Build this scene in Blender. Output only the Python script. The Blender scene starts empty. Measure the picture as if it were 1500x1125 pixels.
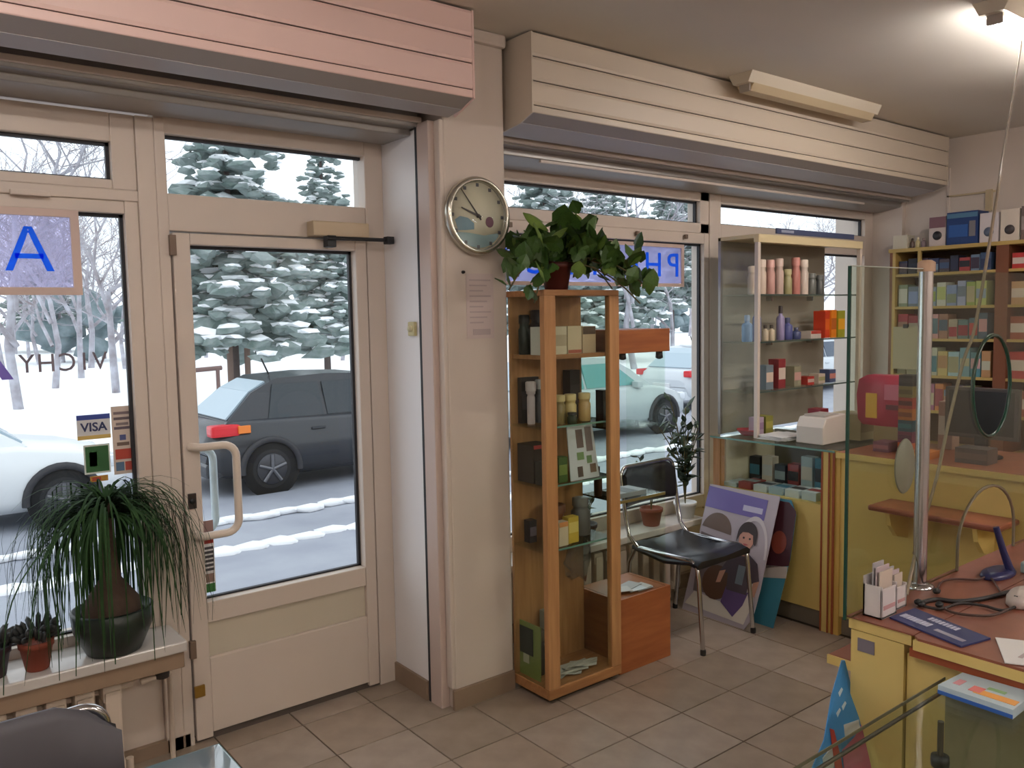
import bpy, bmesh, math, random
from mathutils import Vector, Matrix, Euler
random.seed(11)
rnd = random.Random(5)
PI = math.pi
sc = bpy.context.scene
COL = sc.collection

# ------------------------------------------------------------------ camera
EYE = 1.65
FOCAL = 1224.6                      # in pixels of the 1500 x 1125 frame
def cam_axes(yaw, pitch, roll):
    cy, sy, cp, sp = math.cos(yaw), math.sin(yaw), math.cos(pitch), math.sin(pitch)
    f = Vector((sy*cp, cy*cp, -sp)); r = Vector((cy, -sy, 0)); d = f.cross(r)
    c, s = math.cos(roll), math.sin(roll)
    return c*r + s*d, -s*r + c*d, f
AX_R, AX_D, AX_F = cam_axes(math.radians(38.134), math.radians(4.621), math.radians(1.025))
cd = bpy.data.cameras.new('camera'); cam = bpy.data.objects.new('camera', cd); COL.objects.link(cam)
cd.sensor_width = 36; cd.lens = 36*FOCAL/1500; cd.clip_start = 0.02; cd.clip_end = 400
m = Matrix.Identity(4)
for i in range(3):
    m[i][0] = AX_R[i]; m[i][1] = -AX_D[i]; m[i][2] = -AX_F[i]
m[2][3] = EYE
cam.matrix_world = m
sc.camera = cam

# ------------------------------------------------------------------ world, lamps, exposure
SKY = 1.75
LAMP = 54.0
w = bpy.data.worlds.new('overcast'); sc.world = w; w.use_nodes = True
wn = w.node_tree.nodes; wl = w.node_tree.links
bg = wn['Background']
bg.inputs['Color'].default_value = (0.93, 0.96, 1.0, 1); bg.inputs['Strength'].default_value = SKY
sc.view_settings.view_transform = 'Standard'
sc.view_settings.look = 'None'
sc.view_settings.exposure = 0.0
sc.view_settings.gamma = 1.0
sc.view_settings.use_curve_mapping = False

# ------------------------------------------------------------------ helpers: places
def ray(px, py):
    return AX_R*((px-750)/FOCAL) + AX_D*((py-562.5)/FOCAL) + AX_F
def onz(px, py, z):
    d = ray(px, py); t = (z-EYE)/d.z; return Vector((d.x*t, d.y*t, z))
def ony(px, py, y):
    d = ray(px, py); t = y/d.y; return Vector((d.x*t, y, EYE+d.z*t))

# ------------------------------------------------------------------ helpers: materials
def lin(c):
    return tuple(((v/255)/12.92 if v/255 <= .04045 else ((v/255+.055)/1.055)**2.4) for v in c)
MATS = {}
def M(name, rgb, rough=.5, metal=0.0, var=0.0, scale=6.0, bump=0.0, spec=.5, emit=0.0, rgb2=None, stretch=None):
    if name in MATS: return MATS[name]
    mt = bpy.data.materials.new(name); mt.use_nodes = True
    nt = mt.node_tree; n = nt.nodes; l = nt.links
    p = n['Principled BSDF']
    c = lin(rgb)
    p.inputs['Base Color'].default_value = (*c, 1)
    p.inputs['Roughness'].default_value = rough
    p.inputs['Metallic'].default_value = metal
    p.inputs['Specular IOR Level'].default_value = spec
    mt.diffuse_color = (*c, 1)
    if var > 0 or rgb2 or bump > 0:
        tc = n.new('ShaderNodeTexCoord'); mp = n.new('ShaderNodeMapping')
        l.new(tc.outputs['Object'], mp.inputs['Vector'])
        if stretch: mp.inputs['Scale'].default_value = stretch
        nz = n.new('ShaderNodeTexNoise'); nz.inputs['Scale'].default_value = scale
        nz.inputs['Detail'].default_value = 4
        l.new(mp.outputs['Vector'], nz.inputs['Vector'])
        if var > 0 or rgb2:
            cr = n.new('ShaderNodeValToRGB')
            c2 = lin(rgb2) if rgb2 else tuple(max(0, v*(1-var)) for v in c)
            cr.color_ramp.elements[0].position = .35; cr.color_ramp.elements[1].position = .68
            cr.color_ramp.elements[0].color = (*c2, 1); cr.color_ramp.elements[1].color = (*c, 1)
            l.new(nz.outputs['Fac'], cr.inputs['Fac']); l.new(cr.outputs['Color'], p.inputs['Base Color'])
        if bump > 0:
            b = n.new('ShaderNodeBump'); b.inputs['Strength'].default_value = bump; b.inputs['Distance'].default_value = .01
            l.new(nz.outputs['Fac'], b.inputs['Height']); l.new(b.outputs['Normal'], p.inputs['Normal'])
    if emit > 0:
        p.inputs['Emission Color'].default_value = (*c, 1); p.inputs['Emission Strength'].default_value = emit
    MATS[name] = mt
    return mt
def glassmat(name, tint=(245, 250, 248), refl=1.0, ior=1.45, film=0.0, filmcol=(230, 230, 240)):
    if name in MATS: return MATS[name]
    mt = bpy.data.materials.new(name); mt.use_nodes = True
    nt = mt.node_tree; n = nt.nodes; l = nt.links
    n.remove(n['Principled BSDF'])
    out = n['Material Output']
    tr = n.new('ShaderNodeBsdfTransparent'); tr.inputs['Color'].default_value = (*lin(tint), 1)
    gl = n.new('ShaderNodeBsdfGlossy'); gl.inputs['Roughness'].default_value = .03
    fr = n.new('ShaderNodeLayerWeight'); fr.inputs['Blend'].default_value = .5
    pw = n.new('ShaderNodeMath'); pw.operation = 'POWER'; pw.inputs[1].default_value = 4.5
    mu = n.new('ShaderNodeMath'); mu.operation = 'MULTIPLY_ADD'; mu.inputs[1].default_value = .5*refl; mu.inputs[2].default_value = .022*refl
    mx = n.new('ShaderNodeMixShader')
    l.new(fr.outputs['Facing'], pw.inputs[0]); l.new(pw.outputs[0], mu.inputs[0]); l.new(mu.outputs[0], mx.inputs[0])
    l.new(tr.outputs[0], mx.inputs[1]); l.new(gl.outputs[0], mx.inputs[2])
    last = mx
    if film > 0:
        df = n.new('ShaderNodeBsdfTranslucent'); df.inputs['Color'].default_value = (*lin(filmcol), 1)
        m0w = .2
        dd = n.new('ShaderNodeBsdfDiffuse'); dd.inputs['Color'].default_value = (*lin(filmcol), 1)
        m0 = n.new('ShaderNodeMixShader'); m0.inputs[0].default_value = m0w; l.new(df.outputs[0], m0.inputs[1]); l.new(dd.outputs[0], m0.inputs[2])
        m2 = n.new('ShaderNodeMixShader'); m2.inputs[0].default_value = film
        l.new(mx.outputs[0], m2.inputs[1]); l.new(m0.outputs[0], m2.inputs[2]); last = m2
    l.new(last.outputs[0], out.inputs['Surface'])
    mt.diffuse_color = (.8, .9, .9, .3)
    MATS[name] = mt
    return mt

# ------------------------------------------------------------------ helpers: meshes
class MB:
    def __init__(s): s.v = []; s.f = []; s.sm = []
    def add(s, vs, fs, smooth=False):
        o = len(s.v); s.v += [Vector(v) for v in vs]
        for f in fs: s.f.append([i+o for i in f]); s.sm.append(smooth)
        return s
    def box(s, x0, x1, y0, y1, z0, z1, b=0.0):
        if b <= 0:
            v = [(x, y, z) for x in (x0, x1) for y in (y0, y1) for z in (z0, z1)]
            return s.add(v, [(0,1,3,2), (4,6,7,5), (0,4,5,1), (2,3,7,6), (0,2,6,4), (1,5,7,3)])
        bm = bmesh.new(); bmesh.ops.create_cube(bm, size=1)
        for q in bm.verts: q.co = Vector(((x0+x1)/2+q.co.x*(x1-x0), (y0+y1)/2+q.co.y*(y1-y0), (z0+z1)/2+q.co.z*(z1-z0)))
        bmesh.ops.bevel(bm, geom=bm.edges[:], offset=b, segments=2, profile=.7, affect='EDGES')
        bm.verts.index_update()
        vs = [q.co.copy() for q in bm.verts]; fs = [[q.index for q in f.verts] for f in bm.faces]; bm.free()
        return s.add(vs, fs)
    def tube(s, pts, r, n=8, closed=False, cap=True):
        pts = [Vector(p) for p in pts]; k = len(pts)
        rs = r if isinstance(r, (list, tuple)) else [r]*k
        vs = []; up = None
        for i, p in enumerate(pts):
            if closed: t = pts[(i+1) % k]-pts[i-1]
            else: t = pts[min(i+1, k-1)]-pts[max(i-1, 0)]
            if t.length < 1e-9: t = Vector((0, 0, 1))
            t.normalize()
            if up is None:
                up = Vector((0, 0, 1)) if abs(t.z) < .9 else Vector((1, 0, 0))
            a = t.cross(up)
            if a.length < 1e-6: a = t.orthogonal()
            a.normalize(); b = a.cross(t); up = b
            for j in range(n):
                an = 2*PI*j/n; vs.append(p + (a*math.cos(an)+b*math.sin(an))*rs[i])
        fs = []
        for i in range(k if closed else k-1):
            i2 = (i+1) % k
            for j in range(n):
                j2 = (j+1) % n; fs.append((i*n+j, i*n+j2, i2*n+j2, i2*n+j))
        s.add(vs, fs, True)
        if cap and not closed:
            s.add(vs[:n], [list(range(n))[::-1]]); s.add(vs[-n:], [list(range(n))])
        return s
    def lathe(s, prof, c, n=20, axis='z'):
        vs = []
        for r, h in prof:
            for j in range(n):
                a = 2*PI*j/n; p = (r*math.cos(a), r*math.sin(a), h)
                if axis == 'y': p = (p[0], p[2], p[1])
                if axis == 'x': p = (p[2], p[0], p[1])
                vs.append((c[0]+p[0], c[1]+p[1], c[2]+p[2]))
        fs = []
        for i in range(len(prof)-1):
            for j in range(n):
                j2 = (j+1) % n; fs.append((i*n+j, i*n+j2, (i+1)*n+j2, (i+1)*n+j))
        s.add(vs, fs, True)
        s.add(vs[:n], [list(range(n))[::-1]]); s.add(vs[-n:], [list(range(n))])
        return s
    def prism(s, poly, d0, d1, axis='y'):
        # polygon in the plane perpendicular to axis, extruded from d0 to d1
        def pt(a, b, d): return {'y': (a, d, b), 'x': (d, a, b), 'z': (a, b, d)}[axis]
        n = len(poly)
        vs = [pt(a, b, d0) for a, b in poly]+[pt(a, b, d1) for a, b in poly]
        fs = [list(range(n)), list(range(n, 2*n))[::-1]]+[(i, i+n, (i+1) % n+n, (i+1) % n) for i in range(n)]
        return s.add(vs, fs)
    def loft(s, rings, smooth=True, cap=True):
        n = len(rings[0]); vs = [p for r in rings for p in r]; fs = []
        for i in range(len(rings)-1):
            for j in range(n):
                j2 = (j+1) % n; fs.append((i*n+j, i*n+j2, (i+1)*n+j2, (i+1)*n+j))
        s.add(vs, fs, smooth)
        if cap: s.add(rings[0], [list(range(n))[::-1]]); s.add(rings[-1], [list(range(n))])
        return s
    def blob(s, c, rx, ry, rz, sub=1, jit=0.0, rg=rnd):
        bm = bmesh.new(); bmesh.ops.create_icosphere(bm, subdivisions=sub, radius=1); bm.verts.index_update()
        vs = [Vector((c[0]+v.co.x*rx*(1+rg.uniform(-jit, jit)), c[1]+v.co.y*ry*(1+rg.uniform(-jit, jit)), c[2]+v.co.z*rz*(1+rg.uniform(-jit, jit)))) for v in bm.verts]
        fs = [[v.index for v in f.verts] for f in bm.faces]; bm.free()
        return s.add(vs, fs, True)
    def build(s, name, mat, parent=None, origin=None, local=False, bevel=0.0):
        me = bpy.data.meshes.new(name)
        off = Vector((0, 0, 0))
        if parent is not None and not local:
            p = parent
            while p is not None: off += p.location; p = p.parent
        elif origin is not None: off = Vector(origin)
        me.from_pydata([tuple(v-off) for v in s.v], [], s.f)
        me.polygons.foreach_set('use_smooth', s.sm)
        if mat is not None: me.materials.append(mat)
        bm = bmesh.new(); bm.from_mesh(me); bmesh.ops.recalc_face_normals(bm, faces=bm.faces[:]); bm.to_mesh(me); bm.free()
        me.update()
        o = bpy.data.objects.new(name, me); COL.objects.link(o)
        if parent is not None: o.parent = parent
        elif origin is not None: o.location = origin
        if bevel > 0:
            md = o.modifiers.new('bevel', 'BEVEL'); md.width = bevel; md.segments = 2; md.limit_method = 'ANGLE'; md.angle_limit = math.radians(40)
        return o
def tag(o, label=None, cat=None, group=None, kind=None):
    if label: o['label'] = label
    if cat: o['category'] = cat
    if group: o['group'] = group
    if kind: o['kind'] = kind
    return o
def thing(name, label, cat, loc=(0, 0, 0), group=None):
    o = bpy.data.objects.new(name, None); COL.objects.link(o); o.location = loc; o.empty_display_size = .1
    return tag(o, label, cat, group)
def struct(name, loc=(0, 0, 0)):
    o = bpy.data.objects.new(name, None); COL.objects.link(o); o.location = loc; o.empty_display_size = .1
    o['kind'] = 'structure'; return o
def B(*a, b=0.0): return MB().box(*a, b=b)
def copy_tree(o, parent=None):
    c = o.copy(); COL.objects.link(c)
    if parent is not None: c.parent = parent
    for ch in list(o.children): copy_tree(ch, c)
    return c
def curve_mesh(cu):
    ob = bpy.data.objects.new('tmp', cu); COL.objects.link(ob)
    dg = bpy.context.evaluated_depsgraph_get(); dg.update()
    me = bpy.data.meshes.new_from_object(ob.evaluated_get(dg))
    bpy.data.objects.remove(ob); return me
def text_obj(name, s, size, mat, matrix, parent=None, sx=1.0, extrude=.001, mirror=False, weight=0.0):
    cu = bpy.data.curves.new(name, 'FONT'); cu.body = s; cu.size = size; cu.extrude = extrude; cu.offset = weight
    cu.align_x = 'CENTER'; cu.align_y = 'CENTER'; cu.resolution_u = 3
    me = curve_mesh(cu); me.name = name
    me.materials.clear(); me.materials.append(mat)
    k = Matrix.Diagonal((-sx if mirror else sx, 1, 1, 1))
    me.transform(matrix @ k)
    if mirror: me.flip_normals()
    o = bpy.data.objects.new(name, me); COL.objects.link(o)
    if parent is not None:
        off = Vector((0, 0, 0)); p = parent
        while p is not None: off += p.location; p = p.parent
        me.transform(Matrix.Translation(-off)); o.parent = parent
    return o
def facing_room(x, y, z):      # text upright in a plane parallel to the shop front, readable from the room (-Y side)
    return Matrix.Translation((x, y, z)) @ Matrix.Rotation(PI/2, 4, 'X')

# ------------------------------------------------------------------ materials
WHITEFR = M('white frame aluminium', (212, 198, 186), .42, var=.04, scale=3)
WALL = M('wall paint', (212, 199, 188), .8, var=.05, scale=2.5, bump=.05)
CEIL = M('ceiling paint', (224, 218, 208), .85, var=.04, scale=2)
SHUT = M('shutter box pvc', (206, 193, 176), .38, var=.03, scale=3)
SHUTP = M('shutter box pvc pink lamp tint', (232, 200, 192), .38, var=.03, scale=3)  # pink cast of the lamps put into the slat colour
GASKET = M('black gasket', (40, 40, 46), .6)
RAIL = M('grey rail aluminium', (150, 145, 140), .35, .4)
TILES = [M('floor tile %d' % i, c, .34, var=.12, scale=9, rgb2=c2) for i, (c, c2) in enumerate((((164, 147, 132), (150, 134, 119)), ((157, 141, 126), (143, 128, 113)), ((170, 155, 142), (156, 141, 127))))]
GROUT = M('grout', (92, 78, 66), .9)
SKIRT = M('skirting tile', (150, 128, 108), .5, var=.15)
OAK = M('light oak veneer', (192, 144, 96), .42, rgb2=(172, 124, 80), scale=5, stretch=(9, 9, .7))
OAKD = M('oak board dark grain', (176, 128, 82), .5, rgb2=(156, 108, 66), scale=5, stretch=(.8, 9, 9))  # darker oak tone, grain along the board length
CHERRY = M('orange cherry veneer', (168, 100, 56), .4, rgb2=(148, 84, 46), scale=4, stretch=(1, 1, 8))
CREAM = M('cream laminate', (216, 190, 116), .45, var=.05)
REDTOP = M('red brown worktop laminate', (142, 84, 64), .36, rgb2=(126, 72, 54), scale=12)
REDEDGE = M('dark red edging', (150, 74, 40), .45)
CHROME = M('chrome', (205, 205, 208), .16, 1.0)
BLACK = M('black vinyl', (26, 27, 34), .3)
BLKPL = M('black plastic', (24, 24, 27), .45)
GREYFAB = M('dark grey fabric', (62, 60, 66), .85, var=.1, scale=40)
PAPER = M('white paper', (226, 224, 222), .7)
RADW = M('radiator enamel', (214, 198, 182), .4, var=.04)
STONE = M('window board stone', (212, 206, 200), .14, var=.08)
GLASS = glassmat('window glass', (248, 251, 252), .9)
GLASSG = glassmat('counter glass', (249, 252, 249), .8)
GLASSE = M('green glass edge', (26, 66, 52), .2)
SNOW = M('snow', (250, 252, 255), .9, var=.03, scale=.6)
TERRA = M('terracotta', (140, 66, 46), .75, var=.15)
DKGREEN = M('palm leaf green', (46, 74, 40), .7, var=.3, scale=14, spec=.15)
LEAFA = M('dark vine leaf', (74, 108, 46), .45, var=.3, scale=20)
LEAFB = M('pale vine leaf', (112, 140, 60), .45, var=.2, scale=20)
STEM = M('plant stem', (92, 84, 50), .7)
SOIL = M('soil', (44, 32, 26), .95)
BLUE = glassmat('sign blue', (70, 140, 255), .3, film=.72, filmcol=(96, 180, 255))
ASPH = M('wet slushy asphalt', (140, 144, 156), .7, rgb2=(158, 162, 172), scale=1.2)
PAVE = M('slushy pavement', (146, 150, 162), .8, rgb2=(160, 164, 174), scale=1.6)

# ================================================================== STRUCTURE
X0, X1, YB, YF, ZC = -1.8, 6.05, -2.6, 3.31, 2.82
fl = struct('floor')
B(X0-.2, X1+.2, YB-.2, 3.42, -.12, -.006).build('subfloor', GROUT, fl)
TX, TY, G = .314, .308, .0028
tile_mesh = None; k = 0
for i in range(-14, 7):
    for j in range(-9, 4):
        cx, cy = 2.6+TX*(i+.5), 2.52+TY*(j+.5)
        if cx > 3.95 or cy > 3.42 or cy < -.15 or (cx < 1.85 and cy > 3.45) or (cx > 1.9 and cx < 2.1 and cy > 2.98): continue
        if tile_mesh is None:
            tile_mesh = []
            for t in TILES:
                o = B(-TX/2+G, TX/2-G, -TY/2+G, TY/2-G, -.008, 0).build('floor_tile', t, fl, local=True, bevel=.0015)
                tile_mesh.append(o)
        src = tile_mesh[(i*7+j*3+rnd.randint(0, 1)) % 3]
        o = src.copy(); COL.objects.link(o); o.parent = fl; o.location = (cx, cy, rnd.uniform(-.0006, 0)); o.rotation_euler.z = PI*rnd.randint(0, 1)
for o in tile_mesh: bpy.data.objects.remove(o)

c = B(X0-.2, X1+.2, YB-.2, 3.6, ZC, ZC+.2).build('ceiling', CEIL); c['kind'] = 'structure'
c = B(X1, X1+.2, YB-.2, 3.6, -.1, ZC).build('wall_right', WALL); c['kind'] = 'structure'
c = B(X0-.2, X0, YB-.2, 3.6, -.1, ZC).build('wall_left', WALL); c['kind'] = 'structure'
c = B(X0-.2, X1+.2, YB-.2, YB, -.1, ZC).build('wall_back', WALL); c['kind'] = 'structure'

# shop front: pillar, lintels and parapets
wf = struct('wall_front')
B(1.90, 2.217, 2.845, 3.40, -.05, ZC).build('pillar', WALL, wf, bevel=.012)
B(X0-.2, 1.90, 3.24, 3.44, 2.43, ZC).build('lintel', WALL, wf)
B(2.205, X1, 3.24, 3.44, 2.39, ZC).build('lintel', WALL, wf)
B(1.885, 2.222, 2.825, 2.90, 2.765, ZC).build('cornice', WALL, wf, bevel=.012)
B(6.0, X1, 3.05, 3.44, -.05, ZC).build('corner_pier', WALL, wf)
# shutter rails below the boxes
MB().prism([(2.96, 2.425), (3.02, 2.425), (3.02, 2.40), (3.24, 2.40), (3.24, 2.50), (2.96, 2.50)], X0, 1.86, 'x').build('shutter_rail', RAIL, wf, bevel=.004)
MB().prism([(3.0, 2.415), (3.06, 2.415), (3.06, 2.385), (3.24, 2.36), (3.24, 2.47), (3.0, 2.47)], 2.205, 6.0, 'x').build('shutter_rail', RAIL, wf, bevel=.004)
B(X0, 1.87, 2.945, 2.962, 2.44, 2.462).build('rail_lip', WHITEFR, wf, bevel=.003)
B(2.205, 6.0, 2.985, 3.002, 2.425, 2.45).build('rail_lip', WHITEFR, wf, bevel=.003)
B(2.6, 5.5, 3.06, 3.075, 2.372, 2.384).build('rail_lip', WHITEFR, wf)
# door reveal, guide channel and casing on the pillar's left
rv = struct('trim_1')
B(1.862, 1.90, 2.985, 3.40, -.02, 2.42).build('reveal_panel', M('reveal white', (240, 238, 240), .4), rv)
B(1.858, 1.868, 2.972, 2.986, -.02, 2.44).build('guide_gap', GASKET, rv)
B(1.858, 1.90, 2.885, 2.972, -.02, 2.44).build('guide_channel', M('guide channel', (200, 180, 170), .4), rv, bevel=.004)
B(1.884, 1.905, 2.842, 2.885, .09, 2.44).build('corner_strip', WHITEFR, rv, bevel=.006)
tr2 = struct('baseboard_front')
B(1.888, 2.213, 2.832, 2.85, -.01, .085).build('skirting_strip', SKIRT, tr2, bevel=.003)
B(1.850, 1.866, 2.99, 3.275, -.01, .085).build('skirting_strip', SKIRT, tr2, bevel=.003)
B(.30, .935, 3.262, 3.285, -.01, .05).build('skirting_strip', SKIRT, tr2)
B(2.205, 6.0, 3.25, 3.285, -.01, .085).build('skirting_strip', SKIRT, tr2)

# ------------------------------------------------------------------ windows and door
def pane(parent, x0, x1, z0, z1, y=3.325, name='pane'):
    o = B(x0, x1, y-.004, y+.004, z0, z1).build(name, GLASS, parent)
    g = MB(); t = .012
    g.box(x0, x1, 3.300, 3.318, z1-t, z1); g.box(x0, x1, 3.300, 3.318, z0, z0+t*.6)
    g.box(x0, x0+t*.5, 3.300, 3.318, z0, z1); g.box(x1-t, x1, 3.300, 3.318, z0, z1)
    g.build('gasket', GASKET, parent)
    return o
def bar(parent, name, x0, x1, z0, z1, y0=3.27, y1=3.37, mat=None, bv=.004):
    return B(x0, x1, y0, y1, z0, z1).build(name, mat or WHITEFR, parent, bevel=bv)

W1 = struct('window_1')
bar(W1, 'mullion', .848, .912, -.02, 2.40, 3.262)
bar(W1, 'stile', .800, .848, .50, 2.13)
bar(W1, 'top_rail', X0, .800, 2.045, 2.09)
bar(W1, 'top_rail', X0, .848, 2.09, 2.13, 3.262)
bar(W1, 'bottom_rail', X0, .800, .49, .54)
bar(W1, 'parapet_panel', X0, .848, -.02, .50, 3.285, 3.40)
pane(W1, X0, .800, .54, 2.045)
o = B(.44, .56, 3.238, 3.262, 2.085, 2.103, b=.004).build('latch_bar', WHITEFR, W1)
W2 = struct('window_2')
bar(W2, 'bottom_rail', X0, .765, 2.13, 2.164); bar(W2, 'stile', .765, .848, 2.13, 2.40)
bar(W2, 'top_rail', X0, .765, 2.298, 2.40)
pane(W2, X0, .765, 2.164, 2.298)
D1 = struct('door_1')
bar(D1, 'door_frame', .912, .952, -.02, 2.40, 3.262); bar(D1, 'door_frame', 1.775, 1.862, -.02, 2.42, 3.262)
bar(D1, 'door_frame', .952, 1.775, 1.992, 2.13, 3.268)
bar(D1, 'transom_rail', .912, 1.862, 2.348, 2.42, 3.266)
bar(D1, 'transom_stile', 1.826, 1.862, 2.10, 2.36, 3.275)
B(.912, 1.826, 3.321, 3.329, 2.128, 2.35).build('transom_pane', GLASS, D1)
g = MB(); g.box(.912, 1.826, 3.30, 3.318, 2.336, 2.348); g.box(1.816, 1.828, 3.30, 3.318, 2.13, 2.348); g.build('gasket', GASKET, D1)
bar(D1, 'leaf_stile', .958, 1.022, .012, 1.985, 3.255, 3.345); bar(D1, 'leaf_stile', 1.716, 1.768, .012, 1.985, 3.255, 3.345)
bar(D1, 'leaf_rail', 1.022, 1.716, 1.942, 1.985, 3.257, 3.343); bar(D1, 'leaf_rail', 1.022, 1.716, .472, .556, 3.257, 3.343)
bar(D1, 'recessed_panel', 1.018, 1.72, .33, .476, 3.274, 3.33, M('panel inset', (200, 190, 172), .45))
bar(D1, 'kick_panel', 1.022, 1.716, .03, .332, 3.257, 3.343)
bar(D1, 'threshold', .952, 1.80, -.02, .026, 3.272, 3.42, M('threshold dark', (90, 80, 74), .5))
pane(D1, 1.022, 1.716, .556, 1.942)
def dh(y0, yo, z0, z1, xr, mat, nm, x0=.985):
    pts = [(x0, y0, z1), (x0+.02, yo, z1)]
    for i in range(7):
        a = PI/2-i*PI/12; pts.append((xr-.05+.05*math.cos(a), yo, z1-.05+.05*math.sin(a)))
    for i in range(7):
        a = -i*PI/12; pts.append((xr-.05+.05*math.cos(a), yo, z0+.05+.05*math.sin(a)))
    pts += [(x0+.02, yo, z0), (x0, y0, z0)]
    return MB().tube(pts, .0155, 10).build(nm, mat, D1)
dh(3.255, 3.21, .83, 1.175, 1.145, M('handle enamel', (226, 212, 198), .3), 'door_handle')
o = dh(3.345, 3.41, .80, 1.14, 1.12, M('handle enamel pale', (216, 232, 240), .3), 'door_handle'); o['label'] = 'pale outer pull handle seen through the glass'
MB().lathe([(.0, -.012), (.011, -.012), (.011, .02), (0, .02)], (.982, 3.258, .965), 12, 'y').build('lock_cylinder', BLKPL, D1)
B(.967, .998, 3.248, 3.26, .935, .995, b=.003).build('lock_plate', M('lock plate', (50, 40, 38), .4), D1)
B(.955, .995, 3.245, 3.258, .19, .235, b=.003).build('bottom_lock', M('brass', (168, 132, 62), .35, .8), D1)
B(.945, .968, 3.24, 3.262, 1.90, 1.975, b=.003).build('hinge', M('hinge', (120, 100, 84), .5), D1)
B(.945, .968, 3.24, 3.262, .35, .42, b=.003).build('hinge', M('hinge', (120, 100, 84), .5), D1)
cl = B(1.50, 1.755, 3.20, 3.266, 1.995, 2.055, b=.006).build('door_closer', M('closer body', (196, 176, 146), .4), D1)
MB().tube([(1.56, 3.20, 1.985), (1.85, 3.17, 1.985)], .008, 8).build('closer_arm', BLKPL, cl)
B(1.56, 1.60, 3.20, 3.24, 1.95, 1.998, b=.003).build('closer_pivot', BLKPL, cl)
B(1.815, 1.85, 3.155, 3.19, 1.968, 2.0, b=.004).build('closer_shoe', BLKPL, cl)

W3 = struct('window_3')
bar(W3, 'mullion', 4.10, 4.17, .0, 2.39, 3.262)
bar(W3, 'stile', 4.056, 4.10, .45, 2.13); bar(W3, 'stile', 2.205, 2.27, .45, 2.39)
bar(W3, 'top_rail', 2.27, 4.056, 2.064, 2.125); bar(W3, 'bottom_rail', 2.27, 4.056, .46, .54)
bar(W3, 'parapet_panel', 2.205, 6.0, -.02, .47, 3.285, 3.40)
pane(W3, 2.27, 4.056, .54, 2.064)
for x in (2.55, 3.45, 3.86): B(x, x+.02, 3.245, 3.264, 2.085, 2.11, b=.004).build('hinge_pin', M('hinge', (120, 100, 84), .5), W3)
W4 = struct('window_4')
bar(W4, 'bottom_rail', 2.27, 4.10, 2.125, 2.185); bar(W4, 'top_rail', 2.27, 4.10, 2.315, 2.40); bar(W4, 'stile', 4.02, 4.10, 2.125, 2.40)
pane(W4, 2.27, 4.02, 2.185, 2.315)
B(3.02, 3.16, 3.245, 3.264, 2.37, 2.385, b=.003).build('latch_bar', WHITEFR, W4)
W5 = struct('window_5')
bar(W5, 'stile', 4.17, 4.215, .45, 2.40); bar(W5, 'stile', 5.89, 6.0, .45, 2.40)
bar(W5, 'middle_rail', 4.215, 5.89, 2.05, 2.19); bar(W5, 'top_rail', 4.215, 5.89, 2.312, 2.40); bar(W5, 'bottom_rail', 4.215, 5.89, .45, .54)
pane(W5, 4.215, 5.89, 2.19, 2.312); pane(W5, 4.215, 5.89, .54, 2.05)
B(4.22, 4.26, 3.225, 3.264, 2.06, 2.10, b=.004).build('window_catch', BLKPL, W5)

# window boards
T3 = struct('trim_3')
B(X0, .880, 3.05, 3.285, .462, .502).build('window_board', STONE, T3, bevel=.006)
B(X0, .872, 3.065, 3.285, .40, .462).build('board_apron', M('apron wood', (150, 126, 104), .6), T3, bevel=.004)
T4 = struct('trim_4')
B(2.22, 3.835, 3.085, 3.285, .425, .463).build('window_board', STONE, T4, bevel=.006)

# ------------------------------------------------------------------ roller shutter boxes
def shutter(name, label, x0, x1, yf, mat, slats, zt=2.812, zb=2.487, dp=.24):
    t = thing(name, label, 'shutter box', (x0, yf, zb))
    h = (zt-zb-.03)/slats
    for i in range(slats):
        z0 = zb+.03+h*i
        MB().prism([(yf, z0+.004), (yf-.004, z0+.016), (yf-.004, z0+h-.012), (yf, z0+h-.001), (yf+.02, z0+h-.001), (yf+.02, z0+.004)], x0, x1, 'x').build('slat', mat, t)
    B(x0, x1, yf+.006, yf+.016, zb+.03, zt).build('slat_backing', M('seam shadow gap', (70, 58, 52), .7), t)
    MB().prism([(yf-.004, zb), (yf-.004, zb+.03), (yf+.02, zb+.03), (yf+.02, zb)], x0, x1, 'x').build('edge_strip', mat, t, bevel=.004)
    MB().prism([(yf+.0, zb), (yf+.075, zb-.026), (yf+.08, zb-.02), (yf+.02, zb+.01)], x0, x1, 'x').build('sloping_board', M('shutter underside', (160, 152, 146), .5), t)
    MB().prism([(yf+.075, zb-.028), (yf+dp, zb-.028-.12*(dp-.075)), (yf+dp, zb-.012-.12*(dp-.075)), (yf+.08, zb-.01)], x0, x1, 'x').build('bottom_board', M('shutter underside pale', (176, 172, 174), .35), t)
    for xe in (x0-.008, x1):
        MB().prism([(yf-.006, zt), (yf-.006, zb-.001), (yf+.075, zb-.03), (yf+dp-.04, zb-.046), (yf+dp-.04, zt)], xe, xe+.008, 'x').build('end_cap', mat, t)
    return t
shutter('shutter_box', 'white slatted roller shutter box above the glass door, pink lamp tint painted in', X0+.01, 1.925, 2.665, SHUTP, 3, dp=.17)
shutter('shutter_box', 'long cream slatted roller shutter box above the right window, right of the pillar', 2.262, 5.93, 2.71, SHUT, 3)

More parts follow.
